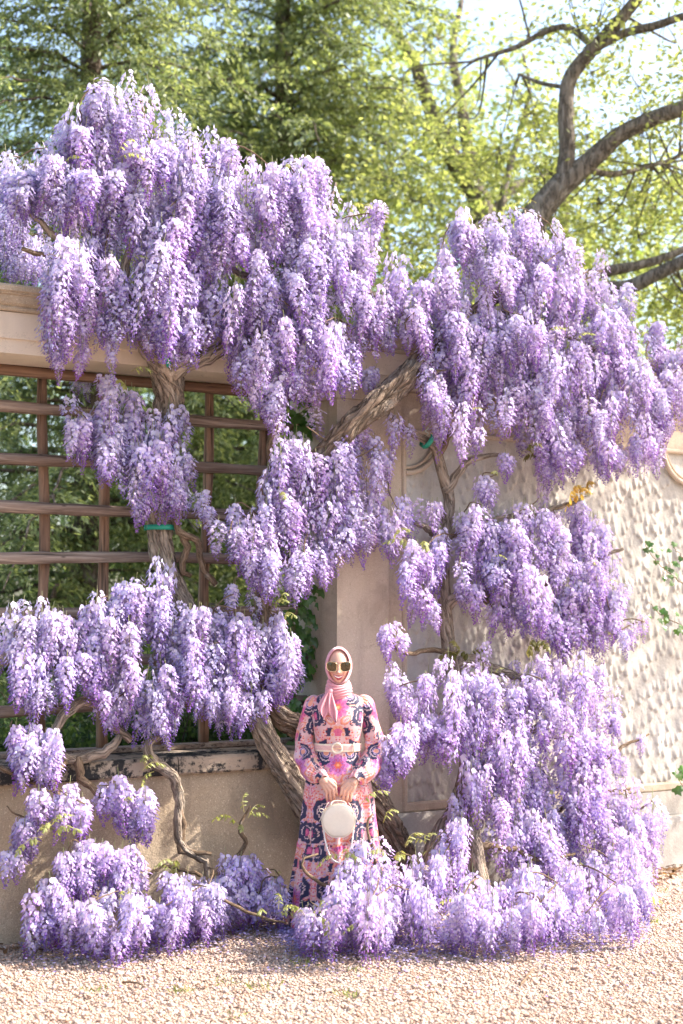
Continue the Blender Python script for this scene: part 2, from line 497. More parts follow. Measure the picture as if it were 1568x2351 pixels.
# ------------------------------------------------------------------ garden wall
u_jamb = uvz(at(337, 600, 0.04))[0]
u_pier = uvz(at(388.5, 600, 0.04))[0]
u_pan0 = uvz(at(401, 700, -0.03))[0]
u_left = -4.6
u_right = 6.2
Zc0, Zc1 = 0.89, 1.0          # coping
wall = empty('garden_wall', W(0, 0, 0))
tag(wall, 'tan and pink stucco garden wall with cream beam, pier and rough drip-textured panel', 'garden wall')
OPEN_V = -0.55
def rough_slab(u0, u1, v0, v1, z0, z1, step=0.05, amp=0.006, seed=1, end=True):
    """front face with slight unevenness, plus plain sides"""
    nu = max(2, int((u1 - u0) / step)); nzv = max(2, int((z1 - z0) / step))
    uu, zz = np.meshgrid(np.linspace(u0, u1, nu), np.linspace(z0, z1, nzv), indexing='ij')
    vv = np.full_like(uu, v1) + amp * np.array([[mnoise.noise(Vector((a * 2.2, b * 2.2, seed))) for a, b in zip(r1, r2)] for r1, r2 in zip(uu, zz)])
    F = np.column_stack([uu.ravel(), vv.ravel(), zz.ravel()])
    Q = grid_faces(nu, nzv)
    # body behind the face: open towards it
    b = 0.004
    body = cbox(u0, u1, v0, v1 - amp - b, z0, z1, 0.0)
    # rim strip joining the face to the body
    ring = np.concatenate([np.arange(nu) * nzv, (nu - 1) * nzv + np.arange(1, nzv), np.arange(nu - 2, -1, -1) * nzv + nzv - 1, np.arange(nzv - 2, 0, -1)])
    RB = F[ring].copy(); RB[:, 1] = v1 - amp - 2 * b
    k = len(ring); base = len(F)
    i = np.arange(k); j = (i + 1) % k
    Q2 = np.stack([ring[i], ring[j], base + j, base + i], -1)
    face = (np.concatenate([F, RB]), np.concatenate([Q, Q2[:, ::-1]]), None)
    return uvz_world(join([face, body]))
low = add('low_wall', rough_slab(u_left, u_jamb - 0.002, -0.5, 0.0, -0.1, Zc0, 0.06, 0.010, 3), M['low_wall'], wall, smooth=False)
# coping stones, each its own block
joints = [u_left, uvz(at(-120, 800, 0.05))[0], uvz(at(30, 800, 0.05))[0], uvz(at(178, 765, 0.05))[0], u_jamb - 0.004]
for a, b_ in zip(joints[:-1], joints[1:]):
    if b_ - a < 0.05: continue
    nseg = max(3, int((b_ - a) / 0.06))
    us = np.linspace(a + 0.003, b_ - 0.003, nseg)
    prof = np.array([(-0.52, Zc0), (0.045, Zc0), (0.058, Zc0 + 0.012), (0.06, Zc1 - 0.02), (0.045, Zc1 - 0.002), (-0.52, Zc1)])
    g = extrude_profile(prof, us)
    jit = 0.0045 * nz(g[0], 14, a)
    g = (g[0] + jit[:, None] * N, g[1], g[2])
    cs = add('coping_stone', g, M['coping'], low)
ZB = 3.39                      # underside of the beam
pier = add('pier', rough_slab(u_jamb, u_pier, -0.56, 0.04, -0.1, ZB - 0.10, 0.06, 0.006, 9), M['pier'], wall)
cap = extrude_profile([(-0.58, ZB - 0.098), (0.058, ZB - 0.098), (0.062, ZB - 0.02), (0.075, ZB - 0.012), (0.075, ZB - 0.003), (-0.58, ZB - 0.003)], [u_jamb - 0.02, u_pier + 0.02])
add('pier_capital', cap, M['pier'], wall)
back = add('panel_wall', wbox(u_pier - 0.01, u_right, -0.5, -0.075, -0.1, ZB - 0.004, 0.0), M['pier'], wall)
# long beam (entablature): stepped fascias and a moulded cornice
us = np.linspace(u_left, u_right, 60)
beam_prof = [(-0.58, ZB), (0.02, ZB), (0.02, ZB + 0.085), (0.036, ZB + 0.085), (0.036, ZB + 0.24), (-0.58, ZB + 0.24)]
ent = add('beam', extrude_profile(beam_prof, us), M['fascia'], wall)
c = ZB + 0.242
cor = [(-0.62, c), (0.05, c), (0.058, c + 0.004), (0.064, c + 0.018), (0.06, c + 0.03), (0.072, c + 0.034), (0.085, c + 0.045), (0.094, c + 0.062), (0.10, c + 0.085), (0.118, c + 0.09), (0.118, c + 0.098), (0.14, c + 0.104), (0.143, c + 0.13), (0.136, c + 0.142), (-0.62, c + 0.142)]
g = extrude_profile(cor, us)
g = (g[0] + (0.006 * nz(g[0], 5, 2.0))[:, None] * N + (0.004 * nz(g[0], 9, 5.0))[:, None] * Z, g[1], g[2])
add('cornice', g, M['cornice'], ent)
# plinth under the panel
add('plinth', extrude_profile([(-0.4, -0.1), (0.085, -0.1), (0.08, 0.32), (0.072, 0.345), (0.045, 0.358), (-0.4, 0.36)], np.linspace(u_pier + 0.001, u_right, 14)), M['plinth'], wall)
add('plinth_band', extrude_profile([(-0.4, 0.361), (0.0, 0.361), (0.0, 0.535), (-0.4, 0.535)], [u_pier + 0.001, u_right]), M['plinth'], wall)
# framed panel with drip-textured stucco; corner bitten by a concave quarter round
pu0, pu1, pz0, pz1 = u_pan0 + 0.045, 5.3, 0.60, 3.10
def in_corner(u, z, r):
    return ((u - pu0) ** 2 + (z - pz1) ** 2 < r * r)
rond_c = uvz(at(690, 448, -0.03)); rond_r = 0.29
def frame_strip(u0, u1, z0, z1, v=-0.012, c=0.01):
    return wbox(u0, u1, -0.09, v, z0, z1, c)
fr = join([frame_strip(u_pier + 0.002, pu0 - 0.004, 0.536, ZB - 0.006, -0.03, 0.004), frame_strip(pu0 - 0.035, pu1, 0.536, pz0, -0.014, 0.012),
           frame_strip(pu0 - 0.035, pu1, pz1, ZB - 0.006, -0.03, 0.004), frame_strip(pu0 - 0.02, pu1, pz1 - 0.002, pz1 + 0.035, -0.012, 0.012),
           frame_strip(pu0 - 0.034, pu0, 0.56, pz1 + 0.03, -0.013, 0.010)])
add('panel_frame', fr, M['pier'], back)
def arc_mould(cu, cz, r, a0, a1, rad, v=-0.02, n=28):
    a = np.linspace(R(a0), R(a1), n)
    P = np.column_stack([cu + r * np.cos(a), np.full(n, v), cz + r * np.sin(a)])
    return uvz_world(tube(P, rad, 8))
cn = [arc_mould(pu0, pz1, 0.27, -92, 2, 0.018)]
add('corner_moulding', join(cn + [arc_mould(pu0, pz1, 0.235, -92, 2, 0.010, -0.03)]), M['pier'], back, smooth=True)
add('roundel_moulding', join([arc_mould(rond_c[0], rond_c[2], rond_r, 0, 360, 0.02, -0.022, 60), arc_mould(rond_c[0], rond_c[2], rond_r - 0.04, 0, 360, 0.011, -0.03, 60)]), M['pier'], back, smooth=True)
# drip relief height field
st = 0.0082
nu, nv = int((pu1 - pu0) / st), int((pz1 - pz0) / st)
gu = np.linspace(pu0, pu1, nu); gz = np.linspace(pz0, pz1, nv)
H = np.zeros((nu, nv))
rr = np.random.default_rng(21)
row = 0; z_ = pz0 - 0.05
while z_ < pz1 + 0.05:
    u_ = pu0 - 0.02 + (row % 2) * 0.03
    while u_ < pu1:
        if rr.random() < 0.80:
            cu, cz = u_ + rr.normal(0, 0.013), z_ + rr.normal(0, 0.026)
            ln, wd, hh = rr.uniform(0.05, 0.12), rr.uniform(0.010, 0.018), rr.uniform(0.009, 0.022)
            i0, i1 = np.searchsorted(gu, [cu - 3 * wd, cu + 3 * wd]); j0, j1 = np.searchsorted(gz, [cz - 0.03, cz + ln])
            if i1 > i0 and j1 > j0:
                a = (gu[i0:i1, None] - cu) / wd
                b = (gz[None, j0:j1] - cz)
                bot = -0.016 + 0.012 * a ** 2
                prof = np.where(b > bot, np.clip(1 - (b - bot) / ln, 0, 1) ** 0.8, np.clip(1 + (b - bot) / 0.009, 0, 1))
                h = hh * np.exp(-0.5 * a ** 2) * prof
                H[i0:i1, j0:j1] = np.maximum(H[i0:i1, j0:j1], h)
        u_ += 0.058
    z_ += 0.088; row += 1
uu, zz = np.meshgrid(gu, gz, indexing='ij')
mask = in_corner(uu, zz, 0.25) | ((uu - rond_c[0]) ** 2 + (zz - rond_c[2]) ** 2 < (rond_r - 0.03) ** 2)
H[mask] = 0.004
H += 0.006 * np.sin(uu * 23 + 3 * np.sin(zz * 2)) * np.sin(uu * 7.7 + 1)
H += rr.normal(0, 0.0009, H.shape)
Fp = np.column_stack([uu.ravel(), (-0.058 + H).ravel(), zz.ravel()])
add('drip_panel', uvz_world((Fp, grid_faces(nu, nv), None)), M['panel'], back, smooth=True)

# ------------------------------------------------------------------ trellis
TV = -0.40
trellis = empty('wooden_trellis', W(-1.2, TV, Zc1))
tag(trellis, 'rustic log trellis filling the wall opening above the low wall', 'trellis')
def add_log(name, p0, p1, r0, r1, mat, parent, seed, bow=0.012, seg=12, n=26, flat=0.0):
    """log built along local X so that the grain follows it"""
    p0 = np.array(p0); p1 = np.array(p1); L = np.linalg.norm(p1 - p0)
    r_ = np.random.default_rng(seed)
    t = np.linspace(0, 1, n)
    P = np.column_stack([t * L, bow * np.sin(t * math.pi * r_.uniform(1, 3) + r_.uniform(0, 3)), bow * np.sin(t * math.pi * r_.uniform(1, 3) + r_.uniform(0, 3))])
    rad = (r0 + (r1 - r0) * t) * (1 + 0.05 * np.sin(t * 19 + r_.uniform(0, 6)) + 0.04 * r_.normal(size=n))
    a1, a2 = r_.uniform(0, 6.28, 2)
    def rf(tt, th, PP):
        return 1 + 0.05 * np.sin(3 * th + a1 + tt * 3) + 0.035 * np.sin(7 * th + a2 + tt * 5)
    V, Q, T = tube(P, rad, seg, rf)
    x = (p1 - p0) / L
    up = np.array([0, 0, 1.0]) if abs(x[2]) < 0.9 else np.array(N)
    y = np.cross(up, x); y /= np.linalg.norm(y); zz_ = np.cross(x, y)
    o = bpy.data.objects.new(name, new_mesh(name, V, Q, T, mat, True))
    link(o, parent)
    mw = Matrix(((x[0], y[0], zz_[0], p0[0]), (x[1], y[1], zz_[1], p0[1]), (x[2], y[2], zz_[2], p0[2]), (0, 0, 0, 1)))
    mw.translation = Vector(p0 - WLOC[parent.name])
    o.matrix_local = mw
    WLOC[o.name] = p0
    return o
rail_px = [404, 457, 505, 556, 610, 660, 711]
u_re = u_jamb - 0.012
for i, py in enumerate(rail_px):
    z_ = uvz(at(0, py, TV))[2]
    a = W(u_left, TV + 0.045, z_ + random.uniform(-.02, .02)); b = W(u_re - (0.03 if i < 5 else 0.0), TV + 0.045, z_ + random.uniform(-.012, .012))
    add_log('rail', a, b, 0.039, 0.034, M['log'], trellis, 30 + i, 0.014, 12, 40)
add_log('rail', W(u_left, TV + 0.03, ZB - 0.035), W(u_re - 0.01, TV + 0.03, ZB - 0.035), 0.034, 0.034, M['post'], trellis, 55, 0.004, 10, 30)
for i, px in enumerate([-60, -12, 43, 103, 161, 209, 262]):
    u_ = uvz(at(px, 560, TV))[0]
    add_log('post', W(u_ + random.uniform(-.02, .03), TV - 0.035, Zc1 + 0.03), W(u_ + random.uniform(-.01, .02), TV - 0.03, ZB - 0.004), 0.036, 0.031, M['post'], trellis, 70 + i, 0.012, 10, 24)
sill = uvz_world(cbox(u_left, u_jamb - 0.01, TV - 0.10, TV + 0.06, Zc1 - 0.001, Zc1 + 0.032, 0.005))
sill = (sill[0] + (0.006 * nz(sill[0], 4))[:, None] * Z, sill[1], sill[2])
add('sill_plank', sill, M['log'], trellis)
# ------------------------------------------------------------------ wisteria
def make_raceme(seed, L, wid, n, lowres=False):
    r_ = np.random.default_rng(seed)
    V = []; T = []; C = []
    def addv(p, c):
        V.append(p); C.append(c); return len(V) - 1
    bend = r_.uniform(-0.10, 0.10, 2)
    def axis(t):
        return np.array([bend[0] * L * t * t, bend[1] * L * t * t, -L * t])
    open_to = r_.uniform(0.62, 0.88)
    shade = r_.uniform(-.22, .28)
    for i in range(n):
        t = (i + r_.uniform(0, 0.9)) / n
        t = t ** 0.92
        th = i * 2.399963 + r_.uniform(-0.5, 0.5)
        prof = (0.55 + 0.45 * math.sin(min(1, t * 4.0) * math.pi / 2)) * (1 - t ** 1.45) ** 0.80
        rad = wid * max(0.10, prof) * r_.uniform(0.72, 1.12)
        o = np.array([math.cos(th), math.sin(th), 0.0])
        tg = np.array([-o[1], o[0], 0.0])
        up = np.array([0, 0, 1.0])
        base = axis(t)
        p = base + o * rad + up * (-0.012 * r_.uniform(0, 1) + rad * 0.10)
        s = 0.0172 * (1 - 0.50 * t) * r_.uniform(0.85, 1.25)
        tint = r_.uniform(-0.06, 0.06); lum = r_.uniform(0.86, 1.12)
        kk = min(1.0, max(0.0, (t + shade - .12) / .70)); kk = kk * kk * (3 - 2 * kk)
        pale = (np.array([0.745, 0.655, 0.89]) * (1 - kk) + np.array([0.57, 0.42, 0.78]) * kk + np.array([tint, tint * .5, 0])) * lum
        edge = pale * np.array([.80, .72, .91])
        cream = np.array([0.87, 0.78, 0.72]) * min(1.08, lum)
        vio = (np.array([0.46, 0.29, 0.68]) * (1 - kk) + np.array([0.28, 0.115, 0.48]) * kk + np.array([tint * .6, 0, 0])) * lum
        vio2 = (np.array([0.60, 0.46, 0.79]) * (1 - kk) + np.array([0.36, 0.18, 0.58]) * kk + np.array([tint * .8, 0, 0])) * lum
        if t < open_to and not (t > 0.5 and r_.random() < (t - 0.5)):
            # banner petal: cupped fan facing outwards
            nrm = o + up * r_.uniform(0.0, 0.9) + tg * r_.uniform(-0.55, 0.55); nrm /= np.linalg.norm(nrm)
            side = np.cross(up, nrm); side /= np.linalg.norm(side)
            upp = np.cross(nrm, side)
            c0 = addv(p + nrm * s * 0.1, cream * 0.6 + pale * 0.4)
            ring = []
            w = s * r_.uniform(0.95, 1.2)
            pts = [(-0.35, -0.55), (-1.0, -0.05), (-0.85, 0.75), (0.0, 1.05), (0.85, 0.75), (1.0, -0.05), (0.35, -0.55)]
            if lowres: pts = [(-0.6, -0.5), (-0.95, 0.5), (0, 1.05), (0.95, 0.5), (0.6, -0.5)]
            cup = r_.uniform(-0.25, 0.45)
            for (a, b) in pts:
                q = p + side * a * w + upp * b * w * 0.95 - nrm * s * cup * (a * a) + nrm * s * 0.18 * b
                f = 0.25 + 0.5 * r_.random()
                ring.append(addv(q, pale * (1 - f) + edge * f))
            for k in range(len(ring) - 1): T.append((c0, ring[k + 1], ring[k]))
            # wings and keel, darker, pointing out and down
            d = o * 0.9 - up * r_.uniform(0.3, 1.0) + tg * r_.uniform(-0.4, 0.4); d /= np.linalg.norm(d)
            sd = np.cross(d, up); sd /= np.linalg.norm(sd) + 1e-9
            ln = s * r_.uniform(1.35, 1.85)
            q0 = p - upp * s * 0.45
            a0 = addv(q0 - d * s * 0.2, vio2); a1 = addv(q0 + d * ln * 0.5 + sd * s * 0.55 - up * s * 0.15, vio2)
            a2 = addv(q0 + d * ln * 0.5 - sd * s * 0.5 - up * s * 0.15, vio2); a3 = addv(q0 + d * ln - up * s * 0.2, vio)
            a4 = addv(q0 + d * ln * 0.45 + up * s * 0.3, vio2 * 0.6 + pale * 0.4)
            T += [(a0, a1, a4), (a4, a1, a3), (a0, a4, a2), (a4, a3, a2)]
            if not lowres: T += [(a0, a2, a1), (a1, a2, a3)]
        else:
            # closed bud
            d = o * r_.uniform(0.5, 1.0) - up * r_.uniform(0.3, 0.9); d /= np.linalg.norm(d)
            sd = np.cross(d, up); sd /= np.linalg.norm(sd) + 1e-9; s2 = np.cross(sd, d)
            ln = s * 1.35; w = s * 0.48
            a0 = addv(p - d * ln * 0.5, vio2 * 0.8 + 0.03); a5 = addv(p + d * ln * 0.6, vio)
            m = [addv(p + d * ln * 0.12 + (sd * math.cos(x) + s2 * math.sin(x)) * w, vio2 * 0.5 + vio * 0.5) for x in (0.3, 2.4, 4.5)]
            for k in range(3):
                T += [(a0, m[(k + 1) % 3], m[k]), (a5, m[k], m[(k + 1) % 3])]
        if not lowres and (t > 0.55 or i % 3 == 0):   # pedicel
            g = np.array([0.42, 0.36, 0.30])
            k0 = addv(base, g); k1 = addv(base - up * 0.0022 + tg * 0.001, g); k2 = addv(p, g)
            T.append((k0, k1, k2))
    # rachis
    g = np.array([0.36, 0.36, 0.18]); prev = None
    for k in range(9):
        t = -0.16 + k / 8 * 1.20
        c = axis(max(t, 0)) if t > 0 else np.array([0, 0, -L * t])
        w = 0.0022 if t < 0.8 else 0.0011
        cur = [addv(c + np.array([math.cos(x), math.sin(x), 0]) * w, g) for x in (0, 2.1, 4.2)]
        if prev:
            for j in range(3):
                T += [(prev[j], cur[j], cur[(j + 1) % 3]), (prev[j], cur[(j + 1) % 3], prev[(j + 1) % 3])]
        prev = cur
    return np.array(V), np.array(T), np.clip(np.array(C), 0.02, 0.95)

RAC = []
for k in range(14):
    L = [0.20, 0.26, 0.31, 0.36, 0.42, 0.23, 0.33][k % 7]
    RAC.append((L,) + make_raceme(100 + k, L, 0.050 + 0.012 * ((k * 5) % 4) / 3, int(66 + 300 * (L - 0.2))))
RLO = []
for k in range(5):
    L = 0.23 + 0.025 * k
    RLO.append((L,) + make_raceme(300 + k, L, 0.056, 44, True))
RMESH = [new_mesh('raceme', v, None, t, M['petal'], False, c) for (_, v, t, c) in RAC]

vines = {}
def vine(key, base, label):
    e = empty('wisteria_vine', base)
    tag(e, label, 'wisteria', 'wisteria vines trained on the garden wall')
    vines[key] = dict(o=e, rac=[], stuff=[])
    return e
def v2(x, y): return x * VS, y * VS
def vp(x, y, v):
    return at(x * VS, y * VS, v)
gA = vp(790, 2000, 0.12); gA[2] = 0
gB = vp(935, 2000, 0.14); gB[2] = 0
gC = vp(985, 1990, 0.42); gC[2] = 0
gD = vp(470, 2040, 0.16); gD[2] = 0
vine('A', gA, 'wisteria with thick twisted pale trunk crossing the low wall and log trellis')
vine('B', gB, 'wisteria with dark hollow gnarled trunk leaning over the pier')
vine('C', gC, 'wisteria with upright brown trunk against the drip-textured panel')
vine('D', gD, 'wisteria with thin crooked stems draped down the tan low wall')

def chain(key, name, pts, seg=12, n=None, amp=0.10, ridges=5, lump=0.10, jit=0.0, mat='vine', hollow=None):
    """tapered woody stem through (view x, view y, v, radius) points"""
    r_ = np.random.default_rng(abs(hash((round(pts[0][0]), round(pts[0][1]), round(pts[-1][0])))) % 99991)
    P = np.array([[*vp(x, y, v), r] for x, y, v, r in pts])
    L = np.sum(np.linalg.norm(np.diff(P[:, :3], axis=0), axis=1))
    n = n or int(max(8, L / 0.035))
    S = catmull(P, n)
    S[1:-1, :3] += r_.normal(0, jit, (n - 2, 3))
    S[:, 2] = np.maximum(S[:, 2], 0.0)
    S[:, 3] = np.maximum(S[:, 3], .003)
    g, bk = bark_tube(S, seg, int(r_.integers(1e6)), amp, 2.0, lump, hollow)
    return add(name, g, M[mat], vines[key]['o'], True, bk=bk)

chain('A', 'trunk', [(800, 2030, .10, .125), (790, 1990, .10, .11), (700, 1850, .12, .088), (625, 1720, .10, .078), (585, 1640, .08, .072), (530, 1560, .04, .070), (470, 1480, .0, .070), (425, 1400, -.06, .072), (385, 1310, -.10, .078), (368, 1210, -.12, .084), (372, 1100, -.12, .088), (380, 980, -.10, .092), (388, 900, -.03, .10), (378, 840, .06, .105), (360, 810, .12, .07)], 56, 230, 0.22, 6, 0.07)
chain('B', 'trunk', [(945, 2030, .12, .13), (925, 1985, .12, .115), (880, 1870, .10, .095), (800, 1760, .08, .088), (690, 1670, .05, .082), (630, 1628, .04, .075), (602, 1530, .04, .062), (604, 1400, .02, .058), (612, 1300, .02, .055), (660, 1160, .06, .055), (740, 1045, .2, .07), (815, 975, .34, .080), (868, 928, .40, .094), (925, 872, .38, .086), (1000, 800, .32, .07), (1090, 720, .25, .06), (1180, 640, .3, .045)], 64, 300, 0.28, 7, 0.08, 0.0, 'dark_vine', hollow=(vp(866, 930, .40), .24, .85))
chain('C', 'trunk', [(x_, y_, v_, r_t * .86) for x_, y_, v_, r_t in [(985, 2000, .42, .085), (1000, 1940, .40, .075), (1045, 1860, .33, .068), (1072, 1770, .28, .066), (1072, 1690, .25, .062), (1052, 1600, .20, .060), (1036, 1510, .16, .060), (1022, 1400, .14, .056), (1015, 1300, .13, .052), (1024, 1220, .12, .050), (1032, 1150, .12, .046), (1015, 1085, .12, .046), (1000, 1030, .14, .042), (975, 1010, .16, .034), (930, 985, .2, .026), (890, 950, .25, .018)]], 32, 150, 0.12, 5, 0.06)
BR = [
 ('A', [(375, 840, .08, .075), (330, 785, .2, .055), (292, 715, .27, .042), (282, 650, .3, .036), (205, 605, .32, .028), (135, 550, .32, .022), (60, 480, .3, .014)]),
 ('A', [(284, 660, .3, .034), (290, 590, .32, .026), (312, 548, .33, .02), (322, 500, .3, .013)]),
 ('A', [(282, 650, .3, .03), (320, 690, .28, .03), (400, 660, .2, .024), (470, 610, .2, .018)]),
 ('A', [(205, 605, .32, .02), (120, 590, .34, .016), (50, 570, .34, .012)]),
 ('A', [(390, 850, .08, .08), (450, 828, .14, .055), (510, 800, .18, .045), (580, 740, .2, .038), (610, 660, .2, .03), (520, 610, .1, .022), (500, 560, .1, .016)]),
 ('A', [(400, 1180, -.02, .022), (415, 1223, .02, .026), (450, 1238, .03, .024), (465, 1298, .03, .022), (495, 1343, .05, .018)]),
 ('A', [(418, 1225, .02, .022), (428, 1260, .0, .026), (416, 1310, -.02, .022), (438, 1322, -.02, .016)]),
 ('B', [(648, 955, .1, .024), (625, 1000, .1, .026), (618, 1050, .1, .022), (632, 1112, .1, .018), (600, 1180, .08, .016)]),
 ('B', [(735, 1200, .2, .02), (740, 1150, .2, .024), (730, 1090, .2, .02), (745, 1040, .2, .016)]),
 ('B', [(1000, 800, .22, .05), (960, 740, .3, .04), (890, 700, .32, .03), (800, 640, .3, .025), (740, 560, .25, .018), (770, 420, .2, .010)]),
 ('B', [(1090, 720, .26, .04), (1170, 730, .34, .034), (1280, 760, .36, .028), (1400, 820, .36, .02), (1540, 860, .3, .012)]),
 ('B', [(1180, 640, .3, .03), (1190, 570, .25, .02), (1205, 480, .2, .008)]),
 ('C', [(1022, 1130, .13, .034), (1062, 1075, .18, .03), (1090, 1050, .22, .024), (1150, 1045, .3, .012)]),
 ('C', [(1008, 1050, .14, .026), (1030, 1000, .16, .022), (1042, 985, .18, .016)]),
 ('C', [(1020, 1395, .14, .045), (1055, 1370, .2, .04), (1120, 1362, .24, .034), (1220, 1350, .26, .028), (1330, 1300, .3, .02), (1430, 1260, .34, .012)]),
 ('C', [(1100, 1375, .24, .022), (1150, 1395, .3, .02), (1200, 1380, .32, .016)]),
 ('C', [(1024, 1250, .12, .03), (985, 1215, .18, .024), (950, 1200, .24, .016)]),
 ('C', [(1030, 1230, .13, .034), (1110, 1200, .22, .028), (1220, 1180, .3, .022), (1330, 1150, .34, .014)]),
 ('C', [(1040, 1525, .17, .045), (1085, 1515, .2, .045), (1130, 1535, .25, .036), (1210, 1560, .3, .028), (1330, 1570, .35, .02)]),
 ('C', [(1036, 1500, .17, .022), (990, 1492, .2, .02), (930, 1500, .28, .014), (895, 1470, .34, .010)]),
 ('C', [(1105, 2040, .62, .06), (1095, 1960, .6, .05), (1085, 1880, .55, .046), (1092, 1800, .45, .04), (1150, 1720, .4, .03), (1250, 1660, .4, .022)]),
 ('C', [(1098, 1940, .6, .026), (1180, 1950, .62, .02), (1240, 1975, .62, .015), (1320, 1960, .6, .010)]),
 ('C', [(1180, 2060, .6, .026), (1200, 1990, .5, .024), (1240, 1900, .4, .020), (1340, 1830, .35, .014), (1450, 1810, .35, .008)]),
 ('C', [(1320, 1800, .5, .018), (1380, 1750, .5, .016), (1440, 1710, .5, .012), (1490, 1685, .5, .007)]),
 ('C', [(1020, 2010, .6, .04), (960, 2000, .8, .03), (890, 2030, 1.0, .024), (830, 2060, 1.1, .018)]),
 ('C', [(880, 2060, 1.05, .012), (865, 1990, 1.0, .011), (845, 1900, .95, .008), (856, 1868, .95, .005)]),
 ('C', [(790, 2040, 1.0, .012), (740, 2030, 1.0, .011), (695, 1995, 1.0, .009), (702, 1968, 1.0, .008), (730, 1960, 1.0, .006)]),
 ('D', [(300, 1700, .1, .026), (240, 1650, .12, .032), (225, 1615, .14, .036), (180, 1612, .14, .034), (140, 1650, .14, .03), (118, 1700, .14, .026), (150, 1740, .14, .03), (215, 1735, .12, .034), (255, 1715, .12, .03), (275, 1690, .12, .02)]),
 ('D', [(370, 1690, .08, .02), (340, 1712, .12, .03), (352, 1748, .14, .034), (395, 1785, .14, .036), (412, 1840, .12, .032), (408, 1890, .12, .03), (420, 1945, .14, .026), (455, 1968, .16, .024), (475, 1985, .18, .022), (470, 2050, .18, .024)]),
 ('D', [(412, 1850, .12, .02), (424, 1905, .14, .02), (410, 1950, .14, .02), (440, 1955, .16, .018), (485, 1960, .2, .012)]),
 ('D', [(180, 1738, .14, .028), (182, 1780, .16, .026), (205, 1805, .2, .024), (235, 1830, .22, .018)]),
 ('D', [(150, 1750, .16, .02), (110, 1790, .22, .018), (150, 1850, .28, .014), (190, 1950, .32, .012)]),
 ('D', [(0, 1760, .2, .016), (60, 1790, .2, .014), (130, 1800, .24, .010)]),
 ('D', [(470, 2030, .2, .02), (560, 1950, .22, .016), (550, 1900, .22, .012), (575, 1850, .2, .006)]),
 ('D', [(460, 2010, .2, .012), (400, 1992, .24, .012), (370, 1988, .26, .010), (340, 2010, .3, .012)]),
 ('D', [(505, 2060, .7, .010), (560, 2090, .75, .010), (615, 2110, .8, .008), (660, 2120, .85, .006)]),
]
for key, pts in BR:
    big = max(p[3] for p in pts)
    chain(key, 'branch', pts, 10 if big > 0.03 else 7, None, 0.09, 4, 0.12, 0.004, 'vine' if big > 0.028 else 'twig')

